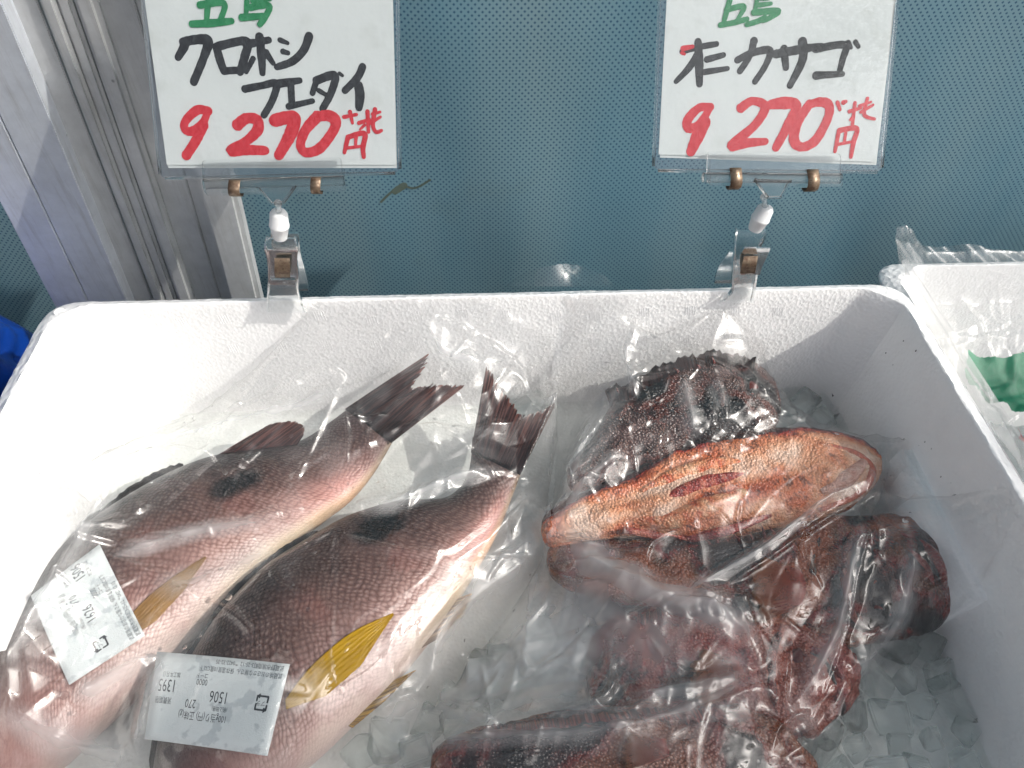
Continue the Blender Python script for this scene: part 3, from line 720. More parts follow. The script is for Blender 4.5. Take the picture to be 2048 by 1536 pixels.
# jaws, eyes, spines
def jaw(t, pts, r, c):
    Q = catmull(np.array(on_top(pts, -.0012)), 24); me = tube('jaw', Q, np.interp(np.linspace(0, 1, 24), [0, .5, 1], [r*.4, r, r*.4]), 12)
    co_ = np.array([v.co for v in me.vertices]); set_attr(me, 'pig', np.tile(lin(*c), (len(co_), 1))); set_attr(me, 'mott', np.full(len(co_), .3), 'FLOAT')
    obj('jaw', me, WART, t, 180)
jaw(Bf, [(1640, 888), (1712, 908), (1742, 945), (1712, 990), (1640, 1020)], .0032, (206, 110, 84))
fold(Bf, [(1640, 985), (1690, 958), (1728, 925)], [.003, .0055, .003], [(0, (206, 150, 132)), (.5, (222, 176, 160)), (1, (228, 192, 178))], 'throat')
jaw(Cf, [(1780, 1085), (1830, 1112), (1858, 1150), (1868, 1200)], .0028, (150, 56, 44)); jaw(Cf, [(1800, 1068), (1852, 1092), (1882, 1135), (1890, 1180)], .003, (124, 42, 36))
MOUTH = (16, 8, 8)
jaw(Cf, [(1792, 1078), (1842, 1102), (1870, 1142), (1880, 1190)], .0018, MOUTH); jaw(Dfh, [(1610, 1302), (1650, 1326), (1674, 1376)], .0016, MOUTH)
fold(Cf, [(1705, 1062), (1688, 1130), (1694, 1200), (1715, 1250)], [.0015, .003, .003, .0015], [(0, (60, 18, 14)), (.5, (108, 34, 24)), (1, (130, 80, 50))], 'gill_cover')
fold(Cf, [(1640, 1070), (1625, 1140), (1640, 1230)], [.001, .0025, .001], [(0, (30, 16, 12)), (.5, (70, 40, 24)), (1, (110, 70, 44))], 'gill_cover')
fold(Dfh, [(1560, 1262), (1540, 1330), (1552, 1420)], [.0015, .003, .0015], [(0, (50, 12, 12)), (.5, (100, 26, 22)), (1, (140, 60, 46))], 'gill_cover')
fold(A, [(1450, 745), (1440, 800), (1452, 860)], [.0015, .003, .0015], [(0, (20, 14, 13)), (.5, (60, 36, 30)), (1, (90, 66, 60))], 'gill_cover')
jaw(Dfh, [(1600, 1290), (1660, 1318), (1690, 1370)], .0028, (120, 34, 34))
EYER = mat_plain('dark_red_eye', (.10, .02, .015), .1, .3, 200, .0)
EYEM_ = EYEM
for t_, (x, y), r in ((Cf, (1722, 1092), .0062), (Dfh, (1600, 1318), .0055), (A, (1500, 775), .0055)):
    EYEM = EYER; eye(t_, x, y, r)
def spines(t, pts, out, n, ln, seed):
    r = np.random.default_rng(seed); B0 = catmull(np.array(on_top(pts, -.002)), n)
    for i in range(n):
        d = nrm(np.array(out)+r.normal(0, .25, 3)); l_ = ln*(.6+.6*r.random()); k = np.linspace(0, 1, 5)[:, None]
        me = tube('spine', B0[i]+d*l_*k+np.array([0, 0, -.004])*k**2, np.linspace(.0013, .0002, 5), 6)
        set_attr(me, 'pig', np.tile(lin(112, 46, 38), (len(me.vertices), 1))); set_attr(me, 'mott', np.full(len(me.vertices), .4), 'FLOAT')
        splat(np.array([v.co for v in me.vertices]).reshape(5, 6, 3), 3); obj('spine', me, WART, t, 180)
spines(A, [(1240, 800), (1340, 755), (1430, 735)], (-.3, .5, .8), 6, .010, 1)
spines(Cf, [(1420, 1090), (1540, 1075), (1650, 1062)], (-.4, .4, .8), 12, .011, 2)
spines(Dfh, [(1300, 1262), (1400, 1250), (1500, 1268)], (-.4, .4, .8), 11, .011, 3)
spines(Cf, [(1700, 1060), (1760, 1120), (1740, 1200), (1800, 1240)], (.1, -.1, 1), 9, .006, 7); spines(Dfh, [(1560, 1270), (1620, 1330), (1590, 1400), (1640, 1420)], (.1, -.1, 1), 9, .006, 8); spines(A, [(1440, 760), (1500, 790), (1470, 840)], (.1, 0, 1), 3, .005, 9)
spines(Ef, [(1000, 1470), (1200, 1455), (1400, 1446)], (-.4, .4, .8), 12, .010, 4)
FR, FB = (150, 52, 38), (110, 60, 44)
for t_, bs, tp_ in ((A, [(1225, 822), (1330, 768), (1430, 744), (1505, 756)], [(1208, 786), (1318, 732), (1422, 706), (1508, 722)]), (Dfh, [(1260, 1262), (1350, 1240), (1465, 1248)], [(1248, 1238), (1340, 1212), (1454, 1216)]),
                    (Ef, [(980, 1476), (1090, 1462), (1300, 1442), (1420, 1440)], [(966, 1456), (1078, 1440), (1288, 1420), (1412, 1416)])):
    b0 = on_top(bs, -.002); splat(fan('dorsal_fin', b0, [q+np.array([0, 0, .004]) for q in pz(tp_, [p_[2] for p_ in b0])], (66, 34, 28) if t_ == A else FR, (50, 34, 30) if t_ == A else FB, t_, 44, 8, .013, .0008, seed=41+len(bs)), 3)
for t_, bs, tp_ in ((Dfh, [(1478, 1322), (1490, 1352), (1486, 1385)], [(1404, 1296), (1380, 1330), (1378, 1372), (1402, 1416)]), (Cf, [(1602, 1142), (1612, 1172), (1604, 1208)], [(1526, 1112), (1500, 1150), (1502, 1200), (1530, 1244)]), (Ef, [(1330, 1478), (1340, 1510)], [(1260, 1466), (1236, 1500), (1250, 1545)])):
    splat(fan('pectoral_fin', on_top(bs, .0005), on_top(tp_, .002), FR, (150, 96, 66), t_, 34, 10, .006, .0009, seed=51+len(tp_), mat=YFIN), 3)
fan('pectoral_fin', pz([(1420, 1190), (1450, 1220), (1490, 1262)], -.066), pz([(1330, 1180), (1345, 1240), (1400, 1285)], -.072), (96, 40, 32), (70, 50, 42), Cf, 30, 8, .004, .0006, seed=31)

# ------------------------------------------------------------------ ice and melt water
def ice_mesh(seed):
    r = np.random.default_rng(seed+70); bm = bmesh.new()
    for _ in range(15): bm.verts.new(Vector(np.sign(r.normal(0, 1, 3))*r.uniform(.22, .56, 3)))
    h = bmesh.ops.convex_hull(bm, input=bm.verts[:]); bmesh.ops.delete(bm, geom=[v for v in bm.verts if not v.link_faces], context='VERTS')
    bmesh.ops.dissolve_limit(bm, angle_limit=.25, verts=bm.verts[:], edges=bm.edges[:]); bmesh.ops.bevel(bm, geom=bm.edges[:], offset=.045, segments=2, affect='EDGES', clamp_overlap=True)
    me = bpy.data.meshes.new('ice_cube'); bm.to_mesh(me); bm.free(); me.materials.append(ICE); me.shade_smooth(); me.set_sharp_from_angle(angle=.9); return me
ICES = [ice_mesh(i) for i in range(7)]
def ice(px, py, z, s, label, group, k):
    p = hz(px, py, z); o = bpy.data.objects.new('ice_cube', ICES[k % 7]); COL.objects.link(o); o.location = p
    o.scale = (s*random.uniform(.8, 1.15), s*random.uniform(.8, 1.15), s*random.uniform(.7, 1)); o.rotation_euler = [random.uniform(-.5, .5), random.uniform(-.5, .5), random.uniform(0, 3)]
    tag(o, label, 'ice', group)
    i, j = int((p[0]-GX0)/DX), int((p[1]-GY0)/DX); q = int(s*.35/DX)
    if 0 <= i < NX and 0 <= j < NY: HMAP[max(i-q, 0):i+q, max(j-q, 0):j+q] = np.maximum(HMAP[max(i-q, 0):i+q, max(j-q, 0):j+q], z+s*.35)
kk = 0
LR = [(1650, 1330), (1720, 1305), (1790, 1300), (1850, 1300), (1680, 1390), (1750, 1370), (1820, 1360), (1880, 1350), (1640, 1450), (1710, 1440), (1780, 1430), (1850, 1420), (1905, 1400), (1650, 1510), (1720, 1500), (1790, 1490), (1860, 1480), (1920, 1460), (1690, 1550), (1770, 1550), (1850, 1545), (1930, 1530), (1560, 1530), (1600, 1480)]
for x, y in LR:
    where = ('beside the dark red fish', 'amid the lower right heap', 'at the foot of the right wall')[0 if x < 1700 else (1 if x < 1830 else 2)]; row = 'far row' if y < 1345 else ('near row' if y > 1470 else 'middle rows')
    ice(x+random.uniform(-10, 10), y+random.uniform(-10, 10), FLOORZ+.009, random.uniform(.012, .020), 'clear melting ice cube '+where+', '+row, 'ice heap at the lower right', kk); kk += 1
for x, y in [(1575, 775), (1620, 768), (1600, 810), (1650, 800), (1690, 820), (1640, 840), (1700, 850), (1560, 830)]:
    ice(x, y, FLOORZ+.010, random.uniform(.016, .021), 'clear ice cube behind the orange fish by the right rear corner', 'ice by the right rear corner', kk); kk += 1
for x, y in [(1035, 770), (1075, 790), (1050, 825), (1090, 740)]:
    ice(x, y, FLOORZ+.010, random.uniform(.017, .022), 'clear ice cube beside the tail of the bigger snapper', 'ice by the snapper tail', kk); kk += 1
for x, y in [(720, 1505), (775, 1480), (830, 1500), (860, 1445), (930, 1440), (900, 1395), (985, 1400), (1040, 1370), (1010, 1320), (1080, 1300), (960, 1345)]:
    ice(x, y, FLOORZ+.011, random.uniform(.014, .022), 'clear ice cube under the film between the snapper and the red fish', 'ice under the film in the middle', kk); kk += 1
b = NB('melt_water'); lw = b.n('LayerWeight'); lw.inputs[0].default_value = .5
nn = b.bump(b.noise(b.tc(), 70, 3), .2, .003); fac = b.math('MULTIPLY_ADD', b.math('POWER', lw.outputs['Facing'], 4.0), .8, .03)
tr = b.n('BsdfTransparent'); tr.inputs[0].default_value = (.93, .945, .93, 1); gl = b.n('BsdfGlossy'); gl.inputs['Roughness'].default_value = .02; b.l(nn, gl.inputs['Normal'])
ms = b.n('MixShader'); b.l(fac, ms.inputs[0]); b.l(tr.outputs[0], ms.inputs[1]); b.l(gl.outputs[0], ms.inputs[2]); WATER = b.done(ms.outputs[0])
lp = rr_loop(.0275, BW-.0275, -BD+.0275, -.0235, .022, .02, .5, 3)
tag(obj('melt_water', mesh('melt_water', np.c_[lp, np.full(len(lp), FLOORZ+.010)], [tuple(range(len(lp)))]), WATER), kind='structure')

# ------------------------------------------------------------------ smooth the height map, then lay the price stickers on it
def blur(a, k=1):
    for _ in range(k):
        p = np.pad(a, 1, mode='edge'); a = (p[:-2, 1:-1]+p[2:, 1:-1]+p[1:-1, :-2]+p[1:-1, 2:]+p[1:-1, 1:-1])/5
    return a
HMAP = np.maximum(HMAP, blur(HMAP, 2))
def inside(poly, X, Y):
    r = np.zeros(X.shape, bool); n = len(poly)
    for i in range(n):
        x0, y0 = poly[i][:2]; x1, y1 = poly[(i+1) % n][:2]
        if y0 == y1: continue
        r ^= ((y0 > Y) != (y1 > Y)) & (X < (x1-x0)*(Y-y0)/(y1-y0)+x0)
    return r
def mat_sticker():
    b = NB('damp_label_paper'); v = b.tc()
    wet = b.ramp(b.noise(v, 85, 3), [(.56, (0, 0, 0)), (.62, (1, 1, 1))]); dew = b.voro(v, 1500)
    col = b.mix(wet, lin(210, 216, 217), lin(190, 197, 200)); ro = b.math('MULTIPLY_ADD', wet, -.28, .42)
    n = b.bump(b.noise(v, 70, 3), .5, .0012); n = b.bump(dew.outputs['Distance'], .35, .0003, n)
    return b.done(b.pbsdf(col, ro, n))
STICK = mat_sticker()
def text_mesh(txt, size):
    cu = bpy.data.curves.new('t', 'FONT'); cu.body = txt; cu.size = size; cu.resolution_u = 2
    o = bpy.data.objects.new('t', cu); COL.objects.link(o); bpy.context.view_layer.update()
    me = bpy.data.meshes.new_from_object(o.evaluated_get(bpy.context.evaluated_depsgraph_get()))
    bpy.data.objects.remove(o); bpy.data.curves.remove(cu); me.materials.clear(); return me
def sticker(label, px, items, mark):
    """px: reading order corners TL, TR, BR, BL"""
    z = -.045; n = np.array([0, 0, 1.]); p0 = np.array([0, 0, z])
    for _ in range(4):
        C4 = [hp(x, y, p0, n) for x, y in px]
        m = inside(C4, XG, YG); X_, Y_, Z_ = XG[m], YG[m], HMAP[m]
        Amat = np.c_[X_, Y_, np.ones(len(X_))]; cf = np.linalg.lstsq(Amat, Z_, rcond=None)[0]
        cf[:2] *= .8; res = Z_-Amat @ cf; off = np.quantile(res, .97)
        n = nrm((-cf[0], -cf[1], 1)); p0 = np.array([0, 0, cf[2]+off+.0008])
    C4 = [hp(x, y, p0, n) for x, y in px]
    HMAP[m] = np.maximum(HMAP[m], (XG[m]*cf[0]+YG[m]*cf[1]+p0[2])+.0012)
    TL, TR, BR, BL = [np.array(c) for c in C4]
    def P(u, v):                                          # u right, v up from reading bottom-left, 0..1, gently curled
        q = BL*(1-u)*(1-v)+BR*u*(1-v)+TR*u*v+TL*(1-u)*v
        return q-n*.0012*((2*u-1)**2)*.8
    t = thing('price_sticker', label, 'sticker', (TL+TR+BR+BL)/4)
    G = np.array([[P(u, v) for v in np.linspace(0, 1, 9)] for u in np.linspace(0, 1, 13)])
    # round the corners a little
    me, _ = grid_mesh('label_paper', G); o = obj('label_paper', me, STICK, t, 180); md = o.modifiers.new('th', 'SOLIDIFY'); md.thickness = .00015; md.offset = -1
    Wd = np.linalg.norm(BR-BL); Hd = np.linalg.norm(TL-BL)
    lift = n*.00018
    for txt, u0, v0, hgt, bold in items:
        me = text_mesh(txt, 1.0); V = np.array([v.co for v in me.vertices])
        if not len(V): continue
        V[:, :2] *= hgt*Hd/.72
        if bold: V[:, 0] *= bold
        for v, q in zip(me.vertices, V): v.co = P(u0+q[0]/Wd, v0+q[1]/Hd)+lift
        obj('printed_text', me, PRINT, o)
    # recycling mark: square of two bent arrows
    cx, cy_, s = mark; ms = []
    def seg(pts, wd):
        return mesh('m', *ribbon([P(cx+a*s*Hd/Wd, cy_+b_*s)+lift*1.2 for a, b_ in pts], [wd*Hd]*len(pts), n, 14))
    ms.append(seg([(-.5, -.1), (-.5, -.45), (-.42, -.5), (.3, -.5)], .022)); ms.append(seg([(.5, .1), (.5, .45), (.42, .5), (-.3, .5)], .022))
    ms.append(seg([(.5, -.5), (.5, -.15)], .022)); ms.append(seg([(-.5, .5), (-.5, .15)], .022))
    ms.append(seg([(-.3, .62), (-.42, .5), (-.3, .38)], .018)); ms.append(seg([(.3, -.62), (.42, -.5), (.3, -.38)], .018))
    obj('recycling_mark', merge('recycling_mark', ms), PRINT, o)
    me = text_mesh('プラ', 1.0); V = np.array([v.co for v in me.vertices])*s*Hd*.42
    for v, q in zip(me.vertices, V): v.co = P(cx-.36*s*Hd/Wd+q[0]/Wd, cy_-.12*s+q[1]/Hd)+lift
    obj('recycling_text', me, PRINT, o)
def items(total, extra):
    return [('100g当り(円) 正味(g)', .36, .66, .075, .80), ('270', .62, .52, .10, .8), (total, .38, .40, .135, .75), ('(税込価格)', .37, .57, .045, .8),
            ('コード', .56, .215, .05, .9), ('0000', .56, .28, .075, .8), (extra, .80, .32, .15, .7), ('加工年月日', .78, .235, .05, .8), ('消費期限', .82, .53, .06, .8),
            ('武蔵境のおさかな屋さん  保存温度10度C以下', .03, .125, .052, .80), ('武蔵野市境南町3-25-12  ℡0422-32-35', .03, .035, .052, .82)]
sticker('price sticker reading 1506 on the bigger snapper, lower and further right', [(533, 1511), (287, 1477), (312, 1302), (578, 1327)], items('1506', '1395'), (.13, .47, .15))
sticker('tilted price sticker reading 1626 on the snapper by the left wall', [(137, 1369), (60, 1190), (198, 1087), (289, 1270)], items('1626', '1506'), (.16, .50, .15))

# ------------------------------------------------------------------ bag film draped over the fish
def pool_max(a, k):
    n, m = (a.shape[0]//k)*k, (a.shape[1]//k)*k
    r = a[:n, :m].reshape(n//k, k, m//k, k).max((1, 3)); return r
def up(a, shape):
    i = np.linspace(0, a.shape[0]-1, shape[0]); j = np.linspace(0, a.shape[1]-1, shape[1])
    i0 = np.clip(i.astype(int), 0, a.shape[0]-2); j0 = np.clip(j.astype(int), 0, a.shape[1]-2); s = (i-i0)[:, None]; t = (j-j0)[None]
    return a[i0][:, j0]*(1-s)*(1-t)+a[i0+1][:, j0]*s*(1-t)+a[i0][:, j0+1]*(1-s)*t+a[i0+1][:, j0+1]*s*t
def drape(S, mask, sag):
    h = None
    for k, it in ((8, 260), (4, 160), (2, 90), (1, 40)):
        Sk = pool_max(S, k); mk = pool_max(mask.astype(float), k) > .5
        h = Sk.copy() if h is None else np.maximum(up(h, Sk.shape), Sk)
        h[~mk] = Sk[~mk]
        for _ in range(it):
            p = np.pad(h, 1, mode='edge'); a = (p[:-2, 1:-1]+p[2:, 1:-1]+p[1:-1, :-2]+p[1:-1, 2:])/4-sag*(k*DX)**2
            h = np.where(mk, np.maximum(Sk, a), Sk)
    return up(h, S.shape) if h.shape != S.shape else h
def seg_profile(P, Wd, Hh, asym=1.0, power=1.3):
    """height field of one crease along a polyline (world xy), tapering to its ends"""
    out = np.zeros((NX, NY)); P = np.asarray(P)[:, :2]
    if len(P) > 2: P = catmull(P, max(8, 4*len(P)))
    seglen = np.r_[0, np.cumsum(np.linalg.norm(np.diff(P, axis=0), axis=1))]; Lt = seglen[-1]
    pad_ = Wd*1.05
    i0 = max(int((P[:, 0].min()-pad_-GX0)/DX), 0); i1 = min(int((P[:, 0].max()+pad_-GX0)/DX)+2, NX)
    j0 = max(int((P[:, 1].min()-pad_-GY0)/DX), 0); j1 = min(int((P[:, 1].max()+pad_-GY0)/DX)+2, NY)
    if i1 <= i0 or j1 <= j0: return None
    X, Y = XG[i0:i1, j0:j1], YG[i0:i1, j0:j1]
    best = np.full(X.shape, 1e9); tt = np.zeros(X.shape); side = np.zeros(X.shape)
    for a in range(len(P)-1):
        d = P[a+1]-P[a]; l2 = d @ d+1e-15
        t = np.clip(((X-P[a, 0])*d[0]+(Y-P[a, 1])*d[1])/l2, 0, 1)
        ex, ey = X-(P[a, 0]+d[0]*t), Y-(P[a, 1]+d[1]*t); dist = np.hypot(ex, ey); q = dist < best
        best = np.where(q, dist, best); tt = np.where(q, (seglen[a]+t*math.sqrt(l2))/Lt, tt); side = np.where(q, np.sign(d[0]*ey-d[1]*ex), side)
    wl_ = np.where(side > 0, Wd, Wd*asym)
    taper = np.clip(np.minimum(tt, 1-tt)*5, 0, 1)**.7
    return (i0, i1, j0, j1), Hh*np.clip(1-best/(wl_*(.35+.65*taper)+1e-9), 0, 1)**power*taper
def film_bag(label, polypx, ridges, nrand, seed, fogk, sag=1.6, zref=-.06, thick=.0003, fog_glare_strips=(), major=()):
    r = np.random.default_rng(seed)
    poly = [hz(x, y, zz) for (x, y, zz) in polypx]
    mask = inside(poly, XG, YG)
    h0 = drape(HMAP+.0005, mask, sag)
    gap = h0-HMAP
    loose = sstep(.0006, .006, blur(gap, 2))
    add = np.zeros_like(h0)
    def film_pt(x, y):
        p = hz(x, y, -.05)
        for _ in range(5):
            i = int(np.clip((p[0]-GX0)/DX, 0, NX-1)); j = int(np.clip((p[1]-GY0)/DX, 0, NY-1)); p = hz(x, y, h0[i, j])
        return p
    for pts, hh, ww in ridges:
        rs = seg_profile([film_pt(*q) for q in pts], ww*.52e-3, hh*1.5e-3, r.uniform(.5, 1.6))
        if rs:
            (i0, i1, j0, j1), f = rs; add[i0:i1, j0:j1] = np.maximum(add[i0:i1, j0:j1], f)+.25*np.minimum(add[i0:i1, j0:j1], f)
    for pts, hh, ww in major:
        rs = seg_profile([film_pt(*q) for q in pts], ww*1e-3, hh*1e-3, r.choice([.45, .6, 1.7]), 1.15)
        if rs: (i0, i1, j0, j1), f = rs; add[i0:i1, j0:j1] = np.maximum(add[i0:i1, j0:j1], f)
    rnd = np.zeros_like(h0); idx = np.argwhere(mask)
    for _ in range(nrand):
        c = idx[r.integers(len(idx))]; p = np.array([XS[c[0]], YS[c[1]]]); ang = r.normal(.75, .9); ln = r.uniform(.012, .085); d = np.array([math.cos(ang), math.sin(ang)])
        b0 = r.normal(0, .1); P3 = [p-d*ln/2, p+np.array([-d[1], d[0]])*ln*b0, p+d*ln/2]
        rs = seg_profile(P3, r.uniform(.002, .010), r.uniform(.0005, .0024)*(1 if r.random() < .7 else -.7), r.uniform(.25, 1.5), r.uniform(1., 1.5))
        if rs: (i0, i1, j0, j1), f = rs; rnd[i0:i1, j0:j1] += f
    big = (fbm(XG*22, YG*22, seed, 3)-.47)*.006
    H = h0+add*(.6+.4*loose)+(rnd+big)*loose*.95+(rnd*.30)*(1-loose)
    H = np.maximum(H, HMAP+.0003)
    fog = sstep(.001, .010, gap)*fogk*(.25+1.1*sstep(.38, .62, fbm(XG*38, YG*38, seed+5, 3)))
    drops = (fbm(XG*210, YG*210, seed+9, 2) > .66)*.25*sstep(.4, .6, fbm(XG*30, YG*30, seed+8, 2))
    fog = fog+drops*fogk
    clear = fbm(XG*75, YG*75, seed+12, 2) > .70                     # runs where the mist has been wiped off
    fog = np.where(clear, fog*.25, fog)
    for pts, ww, st_ in list(fog_glare_strips)+[(p_, w_*.6, .55) for p_, h_, w_ in major]:  # milky strips: mist, plus bright glare of the folds painted in as white
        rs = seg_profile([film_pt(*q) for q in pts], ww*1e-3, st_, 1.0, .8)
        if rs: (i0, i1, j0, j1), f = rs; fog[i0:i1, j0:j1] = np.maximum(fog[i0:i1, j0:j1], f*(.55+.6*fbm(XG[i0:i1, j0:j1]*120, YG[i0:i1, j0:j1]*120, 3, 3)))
    mq = mask[:-1, :-1] & mask[1:, :-1] & mask[:-1, 1:] & mask[1:, 1:]
    me, used = grid_mesh('film', np.stack([XG, YG, H], -1), mq)
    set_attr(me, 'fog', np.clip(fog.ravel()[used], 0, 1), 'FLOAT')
    set_attr(me, 'bead', sstep(.48, .62, fbm(XG*34, YG*34, seed+21, 2)).ravel()[used], 'FLOAT')
    t = thing('plastic_bag', label, 'plastic bag', (XG[mask].mean(), YG[mask].mean(), FLOORZ+.001))
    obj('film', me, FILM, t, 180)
    return t, H, mask
ZW = -.03
BAG1 = [(-60, 1000, -.04), (95, 965, -.045), (200, 770, -.04), (330, 742, -.04), (640, 690, -.04), (760, 650, -.03), (842, 612, -.01), (1000, 640, -.02), (1113, 668, -.03), (1108, 760, -.06), (1122, 830, -.06), (1105, 930, -.05), (1104, 1066, -.05),
        (1000, 1200, -.05), (905, 1330, -.06), (845, 1392, -.06), (800, 1470, -.05), (740, 1440, -.06), (640, 1545, -.06), (600, 1620, -.06), (-100, 1640, -.06)]
R1 = [([(842, 614), (885, 655), (975, 722)], 3, 9), ([(845, 615), (980, 638), (1110, 667)], 2.5, 8), ([(905, 640), (1010, 645), (1110, 668)], 2, 6), ([(1112, 668), (1095, 740), (1110, 800)], 5, 9), ([(1110, 800), (1106, 900), (1100, 1060)], 6, 9),
      ([(985, 716), (1050, 715), (1102, 765)], 2, 6), ([(632, 686), (660, 725), (692, 766)], 2.5, 7), ([(273, 915), (393, 868), (581, 820), (700, 779), (800, 740)], 3, 9), ([(273, 915), (340, 850), (420, 825)], 2.5, 8), ([(240, 735), (170, 940), (90, 1150)], 3, 10),
      ([(130, 1000), (60, 1200)], 2.5, 8), ([(235, 950), (120, 1160), (10, 1330)], 4, 10), ([(675, 1036), (666, 1200), (662, 1330), (690, 1392)], 1.6, 4), ([(675, 1065), (760, 1095), (890, 1100), (965, 1040)], 1.8, 7), ([(912, 1120), (1000, 1060), (1100, 980)], 3, 8),
      ([(940, 1215), (1010, 1130), (1060, 1085)], 3, 8), ([(836, 1391), (942, 1214), (1095, 1075)], 5, 9), ([(750, 1440), (800, 1400), (836, 1391)], 3, 8), ([(795, 849), (935, 861), (1030, 845)], 2.2, 8), ([(690, 820), (696, 870), (694, 930)], 1.5, 4),
      ([(215, 1112), (400, 1062), (560, 1046)], 3, 10), ([(215, 1112), (320, 1150), (400, 1196)], 2.5, 8), ([(510, 1145), (590, 1105), (680, 1050)], 2, 7), ([(0, 1420), (120, 1480), (290, 1530)], 5, 12), ([(145, 1412), (240, 1350), (330, 1308)], 3.5, 10), ([(338, 1305), (300, 1400), (282, 1530)], 4, 9),
      ([(400, 1200), (470, 1230), (520, 1290)], 3, 8), ([(540, 1130), (560, 1170), (640, 1200)], 1.2, 5), ([(350, 770), (480, 735), (650, 705)], 2.5, 10), ([(200, 800), (330, 770), (430, 790)], 2, 10), ([(430, 790), (490, 805)], 2.5, 5), ([(560, 770), (640, 740), (730, 735)], 2, 7), ([(1040, 860), (1060, 960), (1000, 1040)], 2.5, 8)]
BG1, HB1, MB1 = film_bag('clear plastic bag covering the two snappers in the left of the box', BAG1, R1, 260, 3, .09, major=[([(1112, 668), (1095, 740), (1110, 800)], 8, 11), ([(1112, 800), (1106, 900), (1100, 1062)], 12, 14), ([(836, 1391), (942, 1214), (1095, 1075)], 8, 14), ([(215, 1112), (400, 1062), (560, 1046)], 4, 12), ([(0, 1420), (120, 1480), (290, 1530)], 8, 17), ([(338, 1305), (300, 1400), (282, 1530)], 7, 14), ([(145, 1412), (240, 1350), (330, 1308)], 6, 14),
    ([(690, 1010), (780, 1010), (900, 960), (1010, 940)], 5, 14), ([(842, 614), (885, 655), (975, 722)], 5, 12), ([(273, 915), (393, 868), (581, 820), (720, 772)], 5, 14), ([(235, 950), (120, 1160), (10, 1330)], 5, 14)], fog_glare_strips=[([(930, 1230), (1000, 1130), (1085, 1060)], 12, .6), ([(760, 1460), (850, 1400)], 12, .5), ([(300, 1180), (420, 1150), (570, 1085)], 13, .5), ([(260, 1345), (340, 1300), (440, 1235)], 12, .35), ([(60, 1440), (160, 1480), (300, 1520)], 12, .25), ([(800, 860), (900, 880), (1000, 860)], 9, .3), ([(910, 1140), (990, 1060), (1080, 980)], 8, .35), ([(280, 930), (400, 870), (600, 820)], 10, .3), ([(1090, 820), (1095, 930), (1090, 1050)], 9, .4)])
BAG2 = [(1120, 700, -.05), (1010, 572, -.002), (1228, 570, -.002), (1262, 640, -.02), (1300, 705, -.05), (1420, 692, -.05), (1530, 722, -.06), (1590, 800, -.07), (1640, 845, -.08), (1740, 872, -.07), (1785, 930, -.07), (1770, 1010, -.07), (1850, 1035, -.065), (1925, 1095, -.06), (1935, 1190, -.06), (1860, 1285, -.07), (1770, 1340, -.085), (1725, 1440, -.085), (1660, 1530, -.08), (1640, 1640, -.07),
        (640, 1640, -.07), (690, 1540, -.07), (800, 1460, -.06), (850, 1380, -.06), (910, 1310, -.06), (1010, 1180, -.06), (1100, 1060, -.06), (1116, 900, -.06)]
R2 = [([(1365, 757), (1376, 820), (1387, 882)], 4, 8), ([(1422, 738), (1440, 780), (1452, 842)], 3.5, 8), ([(1478, 727), (1510, 760), (1535, 792)], 3, 7), ([(1240, 770), (1280, 775), (1300, 830)], 2.5, 8), ([(1405, 810), (1450, 850), (1520, 872)], 2, 7),
      ([(1742, 962), (1640, 1010), (1520, 1100), (1400, 1172), (1300, 1262)], 4, 6), ([(1755, 985), (1650, 1040), (1530, 1122), (1420, 1190)], 3, 5), ([(1722, 1045), (1697, 1137), (1668, 1265), (1585, 1414)], 5, 8), ([(1735, 1050), (1712, 1150), (1690, 1260), (1640, 1400)], 4, 6), ([(1813, 1079), (1792, 1160), (1790, 1250), (1705, 1352)], 4.5, 8),
      ([(1800, 1090), (1792, 1248)], 2.5, 5), ([(1800, 1242), (1840, 1180), (1900, 1152)], 3, 7), ([(1595, 1075), (1606, 1130), (1645, 1178)], 3, 8), ([(1578, 1300), (1566, 1380), (1575, 1415), (1600, 1400)], 3, 6), ([(1100, 1068), (1290, 1195), (1440, 1235), (1530, 1330)], 7, 16), ([(1100, 1072), (1010, 1180), (1000, 1215)], 4, 8),
      ([(1095, 1080), (1060, 1180), (1048, 1330), (1100, 1330)], 4, 12), ([(840, 1400), (900, 1425), (1010, 1452)], 4, 10), ([(760, 1500), (950, 1475), (1150, 1465), (1330, 1430), (1560, 1340)], 4, 9), ([(900, 1520), (1100, 1500), (1350, 1440), (1500, 1420)], 3, 6), ([(1240, 1345), (1200, 1400), (1120, 1420)], 2.5, 8), ([(1110, 850), (1140, 1000), (1120, 1060)], 4, 9),
      ([(1180, 830), (1150, 930), (1125, 1010)], 4, 10), ([(1245, 905), (1180, 960), (1115, 1030)], 4, 9), ([(1260, 625), (1250, 720), (1275, 810)], 2.5, 5), ([(1180, 1000), (1280, 970), (1330, 960)], 2, 5), ([(1110, 1030), (1230, 1095), (1325, 1135)], 2.5, 6), ([(1500, 1330), (1400, 1380), (1300, 1390)], 3, 10), ([(1040, 570), (1130, 640), (1115, 720)], 2, 6), ([(1620, 1420), (1560, 1450), (1540, 1500)], 3, 7), ([(1700, 1360), (1660, 1450), (1560, 1520)], 3, 8)]
